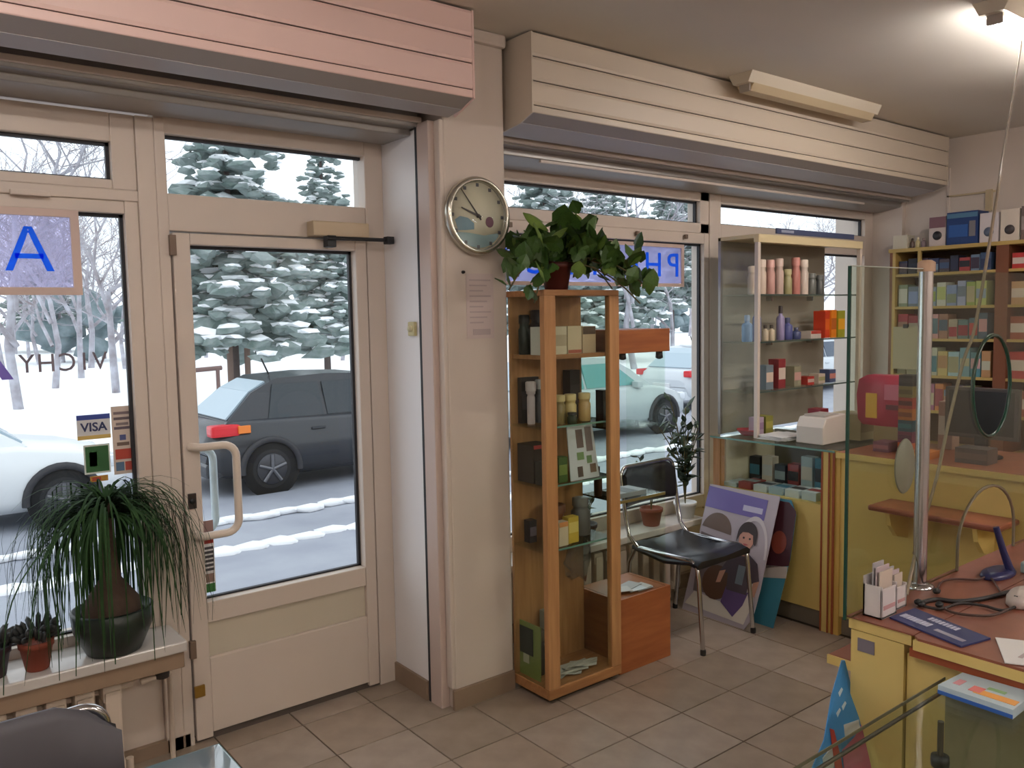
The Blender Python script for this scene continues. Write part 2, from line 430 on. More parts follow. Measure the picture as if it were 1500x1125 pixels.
# ------------------------------------------------------------------ ceiling lamps, seen and added
TUBE = M('lit tube', (255, 248, 243), .4, emit=LAMP)
def lamp(label, x0, x1, y, lit=True):
    t = thing('ceiling_lamp', label, 'lamp', (x0, y, ZC))
    MB().prism([(y-.07, ZC), (y-.045, ZC-.05), (y+.045, ZC-.05), (y+.07, ZC)], x0, x1, 'x').build('lamp_body', M('lamp body', (214, 204, 186), .4), t)
    for xx in (x0+.03, x1-.05): B(xx, xx+.02, y-.03, y+.03, ZC-.085, ZC-.045, b=.003).build('tube_holder', M('lamp holder', (170, 160, 150), .5), t)
    if lit:
        for dy in (-.022, .022): MB().tube([(x0+.05, y+dy, ZC-.072), (x1-.05, y+dy, ZC-.072)], .016, 10).build('fluorescent_tube', TUBE, t)
    else:
        MB().prism([(y-.05, ZC-.05), (y-.03, ZC-.085), (y+.03, ZC-.085), (y+.05, ZC-.05)], x0+.04, x1-.04, 'x').build('diffuser', M('unlit diffuser', (198, 180, 148), .35), t)
    return t
lamp('lit fluorescent ceiling lamp over the service counter, with a cord hanging from it', 3.48, 4.75, 1.44)
lamp('added unseen fluorescent ceiling lamp over the entrance side of the shop, above the viewer', -.6, .67, 1.3)  # unseen lamp, added and moved forward to brighten the left shutter box
lamp('added unseen fluorescent ceiling lamp at the right of the rear of the shop', 3.0, 4.27, -1.2)  # unseen, added to light the shop front from the room side
lamp('added unseen fluorescent ceiling lamp at the left of the rear of the shop', -.6, .67, -1.3)  # another unseen lamp, added for light on the pillar and door
lamp('added unseen fluorescent ceiling lamp in the middle of the back wall row', 1.1, 2.37, -2.1)  # out of view, added to lift the upright surfaces and the ceiling
lamp('added unseen fluorescent ceiling lamp at the right of the back wall row', 3.6, 4.87, -2.1)  # extra unseen lamp, added for more frontal light from the rear
lamp('unlit beige fluorescent fixture along the top of the right shutter box', 3.50, 4.72, 2.60, False)

# ================================================================== OUTDOORS
ZS = -.63
g = struct('trim_5')
B(-60, 120, 3.44, 8.1, ZS-.3, ZS+.04).build('pavement', PAVE, g)
B(-60, 120, 8.1, 15.2, ZS-.3, ZS).build('roadway', ASPH, g)
for y, wd in ((8.1, .38), (9.35, .25)):
    mbk = MB(); n = 90
    for i in range(n):
        x = -6+i*.3
        mbk.blob((x, y+rnd.uniform(-.06, .06), ZS+.03), .24, wd*rnd.uniform(.35, .6), .05, 1, .2)
    tag(mbk.build('snow_ridge', SNOW, None, (7, y, ZS)), 'low ridge of ploughed snow along the pavement edge' if wd > .3 else 'thin line of snow lying in the roadway before the parked cars', 'snow', None, 'stuff')
# park ground rising gently behind the street
mbk = MB(); xs = [-60+i*6 for i in range(31)]; ys = [15, 17, 20, 25, 32, 42, 56, 75, 100, 140]
vs = [(x, y, ZS+.12+.010*(y-15)+(rnd.uniform(-.06, .08) if y > 16 else 0)) for y in ys for x in xs]; nx = len(xs)
mbk.add(vs, [(j*nx+i, j*nx+i+1, (j+1)*nx+i+1, (j+1)*nx+i) for j in range(len(ys)-1) for i in range(nx-1)], True)
mbk.build('snowy_ground', SNOW, g)
B(-60, 120, 14.9, 15.2, ZS-.2, ZS+.13).build('kerb', SNOW, g)
def gz(y): return ZS+.12+.010*max(0, y-15)

# trees
BARK = M('bark', (104, 92, 90), .9, var=.2)
BARKS = M('frosted bark', (138, 130, 134), .9, rgb2=(190, 190, 200), scale=3)
NEEDLE = M('needles', (106, 124, 119), .9, rgb2=(142, 153, 152), scale=4)
def conifer_mesh(h, r, seed, z0):
    rg = random.Random(seed); fo = MB(); sn = MB()
    tiers = int(h*2.1)
    for t in range(tiers):
        f = t/(tiers-1); z = z0+(h-z0)*f; rr = r*(1-f)**.75+.12
        n = max(4, int(9*(1-f)+3))
        for b in range(n):
            a = 2*PI*(b+rg.random()*.8)/n+t; L = rr*rg.uniform(.6, 1.08)
            for q in range(6):
                if rg.random() < .16: continue
                d = L*(.22+.15*q)+rg.uniform(-.1, .1); off = rg.uniform(-.22, .22)*d; zz = z-.20*d-.03*q+rg.uniform(-.1, .1); s = .17*L*(1.15-.1*q)+.06
                xx = d*math.cos(a)-off*math.sin(a); yy = d*math.sin(a)+off*math.cos(a)
                fo.blob((xx, yy, zz), s*rg.uniform(.7, 1.3), s*rg.uniform(.7, 1.3), s*rg.uniform(.35, .6), 1, .5, rg)
                if rg.random() < .68: sn.blob((xx+.03, yy-.03, zz+s*.30), s*.85, s*.8, s*.26, 1, .4, rg)
    for m_ in (fo, sn): m_.sm = [False]*len(m_.sm)
    return fo, sn
def conifer(label, px, Y, h, r, seed, z0=1.2, stakes=False, tr=.12):
    p = ony(px, 480, Y); gzv = gz(Y)
    t = thing('conifer_tree', label, 'tree', (p.x, Y, gzv))
    MB().tube([(0, 0, -.1), (0, 0, h*.5), (0, 0, h)], [tr, tr*.6, .02], 8).build('trunk', BARK, t, local=True)
    fo, sn = conifer_mesh(h, r, seed, z0)
    tag(fo.build('foliage', NEEDLE, t, local=True), kind='stuff'); tag(sn.build('snow_cover', SNOW, t, local=True), kind='stuff')
    if stakes:
        for dx in (-.20, .20): MB().tube([(dx, -.25, -.1), (dx, -.25, 2.25)], .07, 8).build('support_stake', M('stake wood', (132, 110, 100), .9), t, local=True)
    return t
conifer('snow laden conifer with two brown stakes behind the black car', 342, 19, 9.5, 2.1, 3, 1.9, True)
conifer('dark green conifer right of the staked one, seen through the door', 478, 25, 9, 1.9, 5, 1.6)
conifer('conifer seen high through the left pane of the right window', 800, 24, 10, 2.3, 8, 2.0)
conifer('conifer seen through the right window behind the blue sign', 890, 27, 10, 2.4, 9, 2.2)
conifer('broad conifer behind the silver car at the right end of the window', 985, 30, 11, 2.8, 12, 3.0)
conifer('small distant conifer at the far left above the white car', 75, 60, 9, 3.0, 21, 2.0)

def bare_tree(seed, h=7):
    rg = random.Random(seed); mb = MB()
    def grow(p, d, L, r, lvl):
        q = p+d*L*.5+Vector((rg.uniform(-.06, .06), rg.uniform(-.06, .06), 0))*L; e = p+d*L
        if lvl < 3: mb.tube([p, q, e], [r, r*.85, r*.66], 6 if lvl < 2 else 4, cap=False)
        else: mb.tube([p, e], [r, r*.6], 3, cap=False)
        if lvl >= 6: return
        for b in range((3, 3, 3, 3, 2, 2)[lvl]):
            ax = Vector((rg.uniform(-1, 1), rg.uniform(-1, 1), rg.uniform(-.2, .7))).normalized()
            nd = (d*.7+ax*.8).normalized()
            grow(e-d*L*.25*b, nd, L*rg.uniform(.58, .8), max(.006, r*.6), lvl+1)
    grow(Vector((0, 0, -.1)), Vector((rg.uniform(-.05, .05), 0, 1)).normalized(), h*.30, h*.011, 0)
    return mb
bt = [bare_tree(s, 7.5).build('bare_tree', BARKS) for s in (1, 2, 3)]
spots = [(20, 24), (75, 30), (165, 27), (130, 40), (55, 45), (240, 38), (300, 44), (400, 40), (440, 50), (500, 36), (520, 46), (770, 40), (840, 30), (930, 22), (955, 33), (1010, 44), (1060, 30), (1100, 36), (1150, 26), (1190, 34), (1230, 28), (200, 55), (10, 36), (865, 45), (985, 26), (370, 58), (910, 55), (40, 52), (100, 58), (150, 48), (180, 38), (0, 44), (115, 34), (60, 66), (140, 66), (20, 58), (90, 46), (330, 64), (470, 62), (530, 56), (810, 58), (960, 62), (740, 50), (1040, 56), (780, 66)]
for i, (px, Y) in enumerate(spots):
    o = bt[i % 3] if i < 3 else bt[i % 3].copy()
    if i >= 3: COL.objects.link(o)
    p = ony(px, 480, Y); s = rnd.uniform(1.15, 1.7)
    o.location = (p.x, Y, gz(Y)); o.rotation_euler.z = rnd.uniform(0, 6.28); o.scale = (s, s, s)
    tag(o, 'frosted bare tree in the snowy park beyond the parked cars', 'tree', 'bare trees in the park')
HEDGE = M('hedge', (96, 116, 120), .9, rgb2=(140, 154, 160), scale=1.5)
for nm, px0, px1, Y, h, lb in (('hedge', 30, 190, 46, 3.4, 'long dark hedge at the far edge of the snowfield, left of the door'), ('hedge', 285, 420, 60, 3.0, 'pale hedge behind the staked conifer in the door view'), ('hedge', 430, 540, 48, 3.4, 'hedge behind the roof of the black car at the right of the door view'), ('hedge', 720, 1040, 52, 4.5, 'hedge behind the silver car in the right window view')):
    a = ony(px0, 490, Y).x; b = ony(px1, 490, Y).x; mb = MB()
    for i in range(int((b-a)*3.2)):
        mb.blob((rnd.uniform(a, b), Y+rnd.uniform(-1, 1), gz(Y)+rnd.uniform(.2, h)), .8, .7, .7, 1, .35)
    tag(mb.build(nm, HEDGE, None, ((a+b)/2, Y, gz(Y))), lb, 'hedge', None, 'stuff')
p = ony(300, 543, 16.5)
o = MB().tube([(p.x-1.1, 16.5, p.z-.02), (p.x+.33, 16.5, p.z+.04)], .045, 8); o.tube([(p.x+.25, 16.5, p.z+.03), (p.x+.25, 16.5, gz(16.5)-.05)], .04, 8); o.tube([(p.x-.9, 16.5, p.z-.02), (p.x-.9, 16.5, gz(16.5)-.05)], .04, 8)
tag(o.build('fence_rail', M('rail brown', (120, 96, 92), .8), None, (p.x, 16.5, gz(16.5))), 'short brown rail fence in the snow left of the staked conifer', 'fence')
# cars
def car(label, loc, paint, L=4.35, W=1.78, H=1.5, wheel_r=.32, rear_wheel=-1.32, front_wheel=1.32, glass=(44, 54, 60), snow=False):
    t = thing('car', label, 'car', loc)
    def ring(x, w, zb, zm, zt, wt):
        h = w/2
        return [(x, -h*.86, zb), (x, -h, zb+.14), (x, -h, zm), (x, -h*.985, zt-.06), (x, -wt/2, zt), (x, wt/2, zt), (x, h*.985, zt-.06), (x, h, zm), (x, h, zb+.14), (x, h*.86, zb)]
    e = L/2
    st = [(-e, W*.80, .42, .55, .72, W*.62), (-e+.06, W*.88, .28, .58, .90, W*.70), (-e+.35, W*.97, .22, .6, 1.0, W*.76), (-e+1.0, W, .2, .6, .98, W*.84), (0, W, .2, .6, .95, W*.86), (e-1.15, W, .2, .6, .95, W*.82), (e-.55, W*.96, .2, .56, .86, W*.76), (e-.14, W*.86, .26, .5, .74, W*.66), (e, W*.7, .36, .48, .62, W*.52)]
    MB().loft([ring(*s) for s in st]).build('body', paint, t, local=True)
    rb, rt0, rt1, rf = -e+.22, -e+1.0, e-1.95, e-1.05
    wb, wt = W*.84, W*.64
    def sec(x, z, w): return [(x, -w/2, z), (x, w/2, z)]
    zb = .93
    cab = MB()
    prof = [(rb, zb, wb), (rb+.42, zb+(H-zb)*.66, wt+.10), (rt0, H-.03, wt+.02), ((rt0+rt1)/2, H, wt), (rt1, H-.03, wt+.02), (rf-.38, zb+(H-zb)*.48, wt+.14), (rf, zb, wb)]
    rings = []
    for x, z, wd in prof: rings += [sec(x, z, wd)]
    vs = [p for r in rings for p in r]
    cab.add(vs, [(2*i, 2*i+1, 2*i+3, 2*i+2) for i in range(len(prof)-1)], True)
    cab.add([r[0] for r in rings], [list(range(len(rings)))]); cab.add([r[1] for r in rings], [list(range(len(rings)))[::-1]])
    cab.build('cabin', paint, t, local=True)
    gm = M('car glass %d' % glass[0], glass, .12)
    zw0, zw1 = zb+.04, H-.11
    for s in (-1, 1):
        def yy(z): return s*((wb/2)+(wt/2-wb/2)*(z-zb)/(H-zb)+.012)
        xa = rt0-.15
        for q, (x0, x1, x2, x3) in enumerate(((rb+.60, rt0+.62, rt0+.60, rt0-.06), (rt0+.68, rf-.34, rt1-.02, rt0+.66))):
            MB().add([(x0, yy(zw0), zw0), (x1, yy(zw0), zw0), (x2, yy(zw1), zw1), (x3, yy(zw1), zw1), (x0, yy(zw0)-.03*s, zw0), (x1, yy(zw0)-.03*s, zw0), (x2, yy(zw1)-.03*s, zw1), (x3, yy(zw1)-.03*s, zw1)], [(0, 1, 2, 3), (4, 7, 6, 5), (0, 4, 5, 1), (1, 5, 6, 2), (2, 6, 7, 3), (3, 7, 4, 0)]).build('side_window', gm, t, local=True)
        MB().box(rf-.55, rf-.40, s*W/2-.03, s*W/2+.13, .92, 1.04, b=.03).build('mirror', paint, t, local=True)
        MB().box(rb+1.15, rb+1.35, s*W/2-.01, s*W/2+.02, .80, .83).build('door_handle', paint, t, local=True)
        MB().box(-e+.02, -e+.40, s*W*.43-.12 if s > 0 else s*W*.485, s*W*.485 if s > 0 else s*W*.43+.12, .80, .95, b=.04).build('tail_light', M('tail light', (214, 40, 50), .25), t, local=True)
        MB().box(-e+.36, -e+.52, s*W*.488-.02, s*W*.488+.015, .83, .93, b=.006).build('indicator', M('indicator', (236, 130, 50), .3), t, local=True)
        MB().box(e-.42, e-.10, s*W*.36-.14, s*W*.36+.14, .60, .74, b=.05).build('head_light', M('head light', (220, 226, 232), .15), t, local=True)
        for wx in (rear_wheel, front_wheel):
            y = s*(W/2-.10)
            MB().lathe([(0, -.115), (wheel_r*.6, -.115), (wheel_r*.94, -.1), (wheel_r, -.06), (wheel_r, .06), (wheel_r*.94, .1), (wheel_r*.6, .115), (0, .115)], (wx, y, wheel_r), 24, 'y').build('tyre', M('tyre', (34, 34, 36), .8), t, local=True)
            MB().lathe([(0, -.006), (wheel_r+.065, -.006), (wheel_r+.065, .006), (0, .006)], (wx, s*(W/2), wheel_r), 24, 'y').build('wheel_well', M('wheel well', (26, 26, 28), .9), t, local=True)
            rim = MB().lathe([(0, -.01), (wheel_r*.62, -.01), (wheel_r*.66, .012), (0, .012)], (wx, y+s*.118, wheel_r), 20, 'y').build('wheel_rim', M('rim dark', (70, 70, 74), .4, .5), t, local=True)
            sp = MB()
            for kk in range(5):
                a = kk*2*PI/5+.3
                sp.tube([(wx, y+s*.135, wheel_r), (wx+wheel_r*.6*math.cos(a), y+s*.13, wheel_r+wheel_r*.6*math.sin(a))], .028, 6)
            sp.build('spoke', M('rim', (112, 112, 116), .35, .8), rim, local=True); 
            ar = MB().tube([(wx+(wheel_r+.07)*math.cos(a), s*(W/2-.005), wheel_r+(wheel_r+.07)*math.sin(a)) for a in [i*PI/14-.12 for i in range(16)]], .045, 6)
            ar.build('wheel_arch', M('arch trim', (52, 52, 56), .7), t, local=True)
    def quad(p, nm, mt, th=.012):
        a, b_, c_, d_ = [Vector(q) for q in p]; n = (b_-a).cross(d_-a).normalized()
        vs = [a+n*th, b_+n*th, c_+n*th, d_+n*th, a-n*th, b_-n*th, c_-n*th, d_-n*th]
        MB().add(vs, [(0, 1, 2, 3), (4, 7, 6, 5), (0, 4, 5, 1), (1, 5, 6, 2), (2, 6, 7, 3), (3, 7, 4, 0)]).build(nm, mt, t, local=True)
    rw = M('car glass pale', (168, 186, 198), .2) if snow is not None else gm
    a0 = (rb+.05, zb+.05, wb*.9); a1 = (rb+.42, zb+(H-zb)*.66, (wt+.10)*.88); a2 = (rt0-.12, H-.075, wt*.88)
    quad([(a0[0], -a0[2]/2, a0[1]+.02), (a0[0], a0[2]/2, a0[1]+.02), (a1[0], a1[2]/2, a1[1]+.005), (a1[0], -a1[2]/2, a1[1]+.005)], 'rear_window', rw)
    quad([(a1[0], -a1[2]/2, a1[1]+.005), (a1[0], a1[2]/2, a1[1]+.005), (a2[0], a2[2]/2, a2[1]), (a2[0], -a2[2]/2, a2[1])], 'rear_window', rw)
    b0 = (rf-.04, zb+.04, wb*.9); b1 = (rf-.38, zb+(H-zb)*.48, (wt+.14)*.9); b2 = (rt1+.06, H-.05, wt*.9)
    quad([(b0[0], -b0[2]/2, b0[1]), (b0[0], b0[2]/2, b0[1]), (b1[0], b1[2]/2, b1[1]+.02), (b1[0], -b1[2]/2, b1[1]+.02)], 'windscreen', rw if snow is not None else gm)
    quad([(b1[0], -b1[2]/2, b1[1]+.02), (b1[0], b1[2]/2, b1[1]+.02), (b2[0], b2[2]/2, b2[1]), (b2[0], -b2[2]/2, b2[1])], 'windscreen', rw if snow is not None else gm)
    MB().box(-e-.03, -e+.06, -.26, .26, .52, .64, b=.01).build('number_plate', M('plate', (222, 224, 226), .5), t, local=True)
    MB().box(-e-.02, -e+.2, -W*.42, W*.42, .26, .46, b=.05).build('rear_bumper', paint, t, local=True)
    MB().tube([(rt0+.15, 0, H-.01), (rt0+.05, 0, H+.22)], .012, 6).build('aerial', BLKPL, t, local=True)
    if snow: MB().blob(((rt0+rt1)/2, 0, H), (rt1-rt0)*.6, wt*.5, .09, 2, .1).build('snow_cover', SNOW, t, local=True)
    return t
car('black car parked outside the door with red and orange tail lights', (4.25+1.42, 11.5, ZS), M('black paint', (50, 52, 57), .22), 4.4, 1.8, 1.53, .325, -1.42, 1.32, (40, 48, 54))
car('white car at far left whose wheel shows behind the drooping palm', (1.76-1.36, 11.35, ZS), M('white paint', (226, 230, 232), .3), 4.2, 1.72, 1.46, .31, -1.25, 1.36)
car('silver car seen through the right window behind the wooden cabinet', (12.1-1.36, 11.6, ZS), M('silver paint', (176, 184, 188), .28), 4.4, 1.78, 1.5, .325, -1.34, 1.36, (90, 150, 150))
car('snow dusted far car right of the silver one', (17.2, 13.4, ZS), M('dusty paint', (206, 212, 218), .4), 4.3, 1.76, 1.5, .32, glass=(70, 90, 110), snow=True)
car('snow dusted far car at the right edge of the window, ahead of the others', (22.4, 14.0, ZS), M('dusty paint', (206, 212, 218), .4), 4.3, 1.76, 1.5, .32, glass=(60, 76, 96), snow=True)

# ================================================================== INDOORS
def carton(label, x0, x1, y0, y1, z0, z1, col, band=None, face='-y', group=None, cat='box', name='carton', zb=(.3, .7), rough=.5):
    ox, oy = (x0+x1)/2, (y0+y1)/2
    o = B(x0, x1, y0, y1, z0, z1, b=min(.0015, (x1-x0)*.1, (y1-y0)*.1)).build(name, M('card %d %d %d' % col, col, rough), None, (ox, oy, z0))
    tag(o, label, cat, group)
    if band:
        za, zc = z0+(z1-z0)*zb[0], z0+(z1-z0)*zb[1]; e = .0008
        if face == '-y': q = B(x0+.002, x1-.002, y0-e, y0+e, za, zc)
        elif face == '-x': q = B(x0-e, x0+e, y0+.002, y1-.002, za, zc)
        elif face == '+z': q = B(x0+(x1-x0)*zb[0], x0+(x1-x0)*zb[1], y0+.003, y1-.003, z1-e, z1+e)
        q.build('printed_band', M('card %d %d %d' % band, band, .5), o)
    return o
def bottle(label, x, y, z, r, h, col, cap, group=None, name='bottle', cat='bottle', neck=.45, rough=.3):
    t = thing(name, label, cat, (x, y, z), group)
    hb = h*.72
    MB().lathe([(r*.9, 0), (r, .006), (r, hb*.86), (r*.8, hb*.95), (r*neck, hb), (r*neck, h*.8)], (x, y, z), 14).build('body', M('bottle %d %d %d' % col, col, rough), t)
    MB().lathe([(r*neck*1.15, h*.78), (r*neck*1.15, h*.98), (r*neck*.9, h)], (x, y, z), 12).build('cap', M('bottle %d %d %d' % cap, cap, .4), t)
    return t

# ---- wall clock
CX, CZ, CYF = 2.05, 2.064, 2.80
t = thing('wall_clock', 'round silver rimmed wall clock hanging on the pillar', 'clock', (CX, 2.845, CZ))
MB().lathe([(.150, .0), (.158, -.012), (.160, -.03), (.154, -.043), (.143, -.046), (.138, -.04), (.138, -.02), (.0, -.02)], (CX, 2.845, CZ), 40, 'y').build('rim', M('brushed silver', (202, 198, 186), .25, .9), t)
dial = MB().lathe([(0, -.0215), (.137, -.0215), (.137, -.0255), (0, -.0255)], (CX, 2.845, CZ), 40, 'y').build('dial', M('dial cream', (232, 218, 190), .5), t)
yd = 2.845-.0262
def flat(poly, y0, y1): return MB().prism(poly, y0, y1, 'y')
flat([(CX+dx, CZ+dz) for dx, dz in ((-.115, -.02), (-.09, -.005), (-.05, -.01), (-.02, -.03), (-.02, -.055), (-.06, -.06), (-.1, -.062))], yd-.0008, yd).build('print', M('dial blue', (134, 160, 170), .5), dial)
flat([(CX+.134*math.cos(a)*.97, CZ+.134*math.sin(a)*.97) for a in [math.radians(q) for q in range(212, 330, 8)]]+[(CX+.10, CZ-.066), (CX+.03, CZ-.078), (CX-.05, CZ-.07)], yd-.0008, yd).build('print', M('dial teal', (150, 172, 172), .5), dial)
flat([(CX+.06+.02*math.cos(a), CZ-.022+.022*math.sin(a)) for a in [i*PI/8 for i in range(16)]], yd-.0012, yd).build('print', M('dial maroon', (120, 70, 84), .5), dial)
for i in range(12):
    a = i*PI/6
    MB().prism([(CX+.126*math.sin(a)+dx, CZ+.126*math.cos(a)+dz) for dx, dz in ((-.007, -.007), (.007, -.007), (.007, .007), (-.007, .007))], yd-.001, yd, 'y').build('hour_mark', M('mark', (96, 90, 92), .5), dial)
def hand(nm, dx, dz, wd):
    L = math.hypot(dx, dz); nx, nz = -dz/L*wd, dx/L*wd
    flat([(CX-dx*.15+nx, CZ-dz*.15+nz), (CX+dx+nx*.4, CZ+dz+nz*.4), (CX+dx-nx*.4, CZ+dz-nz*.4), (CX-dx*.15-nx, CZ-dz*.15-nz)], yd-.006, yd-.004).build(nm, M('hand', (74, 62, 56), .4), t)
hand('minute_hand', -.085, .105, .0035); hand('hour_hand', -.085, .03, .0055)
MB().lathe([(0, -.026), (.138, -.026), (.138, -.028)], (CX, 2.835, CZ), 32, 'y').build('cover_glass', GLASS, t)
MB().lathe([(0, -.034), (.008, -.034), (.008, -.022)], (CX, 2.845, CZ), 12, 'y').build('hub', M('hand', (74, 62, 56), .4), t)

# ---- notice on the pillar, knob on the reveal
t = thing('paper_notice', 'faded lilac paper notice pinned on the pillar under the clock', 'notice', (2.07, 2.845, 1.56))
B(2.0, 2.14, 2.8415, 2.844, 1.56, 1.83).build('sheet', M('notice lilac', (206, 190, 186), .8), t)
for i in range(9): B(2.015, 2.125-.02*(i % 3), 2.8408, 2.8416, 1.80-i*.022, 1.806-i*.022).build('print_line', M('faint print', (184, 168, 168), .8), t)
B(2.03, 2.12, 2.8408, 2.8416, 1.575, 1.60).build('print_line', M('faint print', (184, 168, 168), .8), t)
MB().lathe([(0, -.012), (.006, -.010), (.007, 0)], (1.985, 2.843, 1.835), 10, 'y').build('pin', BLKPL, t)
t = thing('doorbell', 'small yellowed plastic knob on the white door reveal', 'doorbell', (1.858, 3.04, 1.6))
B(1.846, 1.862, 3.01, 3.06, 1.575, 1.635, b=.006).build('housing', M('yellowed plastic', (206, 196, 148), .5), t)
MB().lathe([(0, -.012), (.012, -.01), (.014, 0)], (1.846, 3.035, 1.606), 12, 'x').build('button', M('yellowed plastic pale', (222, 214, 176), .5), t)

# ---- signs on the glass
FILM = glassmat('sign film', (238, 236, 250), .6, film=.22, filmcol=(226, 222, 244))
FILMR = glassmat('sign film bluish', (230, 230, 250), .6, film=.34, filmcol=(214, 212, 248))
t = thing('window_sign', 'sign with one blue letter A seen from behind in the left window', 'sign', (0, 3.25, 1.754))
B(-1.0, .622, 3.262, 3.266, 1.776, 2.022).build('panel', FILM, t)
sf = M('sign frame', (206, 182, 172), .5)
B(-1.0, .645, 3.255, 3.272, 2.02, 2.045).build('frame_rail', sf, t); B(-1.0, .645, 3.255, 3.272, 1.752, 1.778).build('frame_rail', sf, t); B(.618, .645, 3.255, 3.272, 1.778, 2.02).build('frame_stile', sf, t)
for i, ch in enumerate('АПТЕКА'):
    x = .487-(i)*.215
    text_obj('letter', ch, .205, BLUE, facing_room(x, 3.258, 1.895), t, sx=1.12, extrude=.002, mirror=True)
t = thing('window_sign', 'blue lettered pharmacy sign seen from behind above the cabinet plants', 'sign', (3.2, 3.25, 1.8))
B(2.40, 3.835, 3.262, 3.266, 1.822, 2.032).build('panel', FILMR, t)
B(2.38, 3.855, 3.255, 3.272, 2.03, 2.05).build('frame_rail', sf, t); B(2.38, 3.855, 3.255, 3.272, 1.805, 1.824).build('frame_rail', sf, t); B(3.833, 3.855, 3.255, 3.272, 1.824, 2.03).build('frame_stile', sf, t)
for i, ch in enumerate('PHARMACY'):
    text_obj('letter', ch, .195, BLUE, facing_room(3.765-i*.172, 3.258, 1.922), t, sx=1.08, extrude=.002, mirror=True)
t = thing('window_lettering', 'grey lettering VICHY reversed on the left window glass', 'lettering', (.58, 3.318, 1.47))
for ch, x in zip('VICHY', (.700, .648, .593, .527, .467)):
    text_obj('letter', ch, .092, M('lettering grey', (120, 112, 124), .6), facing_room(x, 3.3165, 1.513), t, sx=.92, mirror=True)
t = thing('window_lettering', 'purple painted stroke at the left edge of the left window', 'lettering', (.40, 3.318, 1.47))
MB().prism([(.335, 1.58), (.36, 1.58), (.425, 1.465), (.39, 1.465)], 3.314, 3.318, 'y').build('stroke', M('purple paint', (116, 100, 196), .5), t)

# stickers
def sticker(label, x0, x1, z0, z1, bands, y=3.318, txt=None):
    t = thing('window_sticker', label, 'sticker', ((x0+x1)/2, y, z0))
    B(x0, x1, y-.0016, y, z0, z1).build('backing', M('sticker %d %d %d' % bands[0], bands[0], .5), t)
    for c, a, b, l, r in bands[1]:
        B(x0+(x1-x0)*l, x0+(x1-x0)*r, y-.0026, y-.0014, z0+(z1-z0)*a, z0+(z1-z0)*b).build('print', M('sticker %d %d %d' % c, c, .5), t)
    if txt: text_obj('lettering', txt[0], txt[1], M('sticker ink', (40, 50, 96), .5), facing_room((x0+x1)/2, y-.003, z0+(z1-z0)*txt[2]), t, extrude=.0004, weight=.001)
    return t
sticker('card sticker reading VISA with blue top and yellow base on the left window', .611, .722, 1.232, 1.322, [(214, 214, 216), [((50, 70, 150), .8, 1, 0, 1), ((206, 176, 100), 0, .16, 0, 1)]], txt=('VISA', .044, .48))
sticker('square dark green sticker under the card sticker on the left window', .628, .716, 1.105, 1.212, [(214, 220, 214), [((40, 92, 48), .06, .94, .06, .94), ((70, 120, 60), .25, .75, .2, .5)]])
sticker('small red and yellow label below the green sticker', .645, .705, 1.075, 1.096, [(190, 140, 60), [((170, 70, 50), .2, .8, .1, .6)]])
sticker('tall beige strip of payment logos beside the left window frame', .727, .798, 1.092, 1.345, [(206, 190, 178), [((96, 84, 90), .80, .84, .1, .9), ((120, 104, 108), .88, .92, .1, .9), ((96, 84, 96), .66, .70, .1, .9), ((130, 116, 116), .72, .76, .2, .8), ((70, 80, 130), .5, .58, .35, .65), ((110, 90, 80), .42, .47, .2, .8), ((176, 66, 50), .22, .37, .1, .9), ((80, 110, 140), .05, .18, .1, .5), ((180, 74, 60), .05, .18, .55, .9)]])
sticker('narrow vertical sticker with red top and green foot on the door glass', 1.034, 1.078, .575, .865, [(222, 220, 220), [((150, 120, 116), .80, 1, 0, 1), ((160, 50, 44), .68, .78, .05, .95)]+[((70, 66, 72), .3+.06*i, .335+.06*i, .08, .92) for i in range(6)]+[((150, 120, 110), .14, .26, .1, .9), ((60, 120, 60), .0, .12, .05, .95)]], y=3.319)
t = thing('window_label', 'dark blue strip along the upper frame above the display cabinet', 'label', (4.45, 2.77, 2.085))
B(4.06, 4.86, 2.768, 2.779, 2.082, 2.112).build('strip', M('strip navy', (62, 72, 104), .5), t)
B(4.10, 4.22, 2.7668, 2.7685, 2.09, 2.104).build('print', M('strip print', (150, 156, 176), .5), t)

# ---- radiators
def radiator(label, x0, x1, yc, z0, z1, pitch=.088):
    t = thing('radiator', label, 'radiator', (x0, yc, 0))
    n = int((x1-x0)/pitch); first = None
    for i in range(n):
        x = x0+pitch*(i+.5)
        if first is None:
            s = MB(); hw = pitch*.30
            for dy in (-.055, .055): s.box(x-hw, x+hw, yc+dy-.028, yc+dy+.028, z0+.02, z1-.02, b=.012)
            s.box(x-hw*1.25, x+hw*1.25, yc-.075, yc+.075, z1-.06, z1, b=.016); s.box(x-hw*1.25, x+hw*1.25, yc-.075, yc+.075, z0, z0+.05, b=.016)
            first = s.build('section', RADW, t)
        else:
            o = first.copy(); COL.objects.link(o); o.parent = t; o.location.x = pitch*i
    MB().tube([(x0, yc, z1-.035), (x1-pitch*.3, yc, z1-.035)], .018, 8).build('header_pipe', RADW, t)
    for xx in (x0+.05, x1-.05): MB().tube([(xx, yc, z0+.01), (xx, yc, 0)], .014, 8).build('foot', RADW, t)
    return t
r = radiator('white sectional radiator under the left window board', -.64, .745, 3.185, .06, .385)
MB().tube([(.74, 3.16, .35), (.80, 3.16, .355), (.83, 3.16, .355)], .012, 8).build('pipe', RADW, r)
MB().lathe([(.010, 0), (.024, .004), (.026, .03), (.012, .036)], (.815, 3.155, .345), 14).build('valve', M('dark valve', (52, 46, 44), .5), r)
MB().tube([(.835, 3.16, .355), (.85, 3.19, .345), (.85, 3.2, .0)], .010, 8).build('pipe', RADW, r)
radiator('white sectional radiator under the right window board behind the chair', 2.62, 3.70, 3.20, .07, .40)

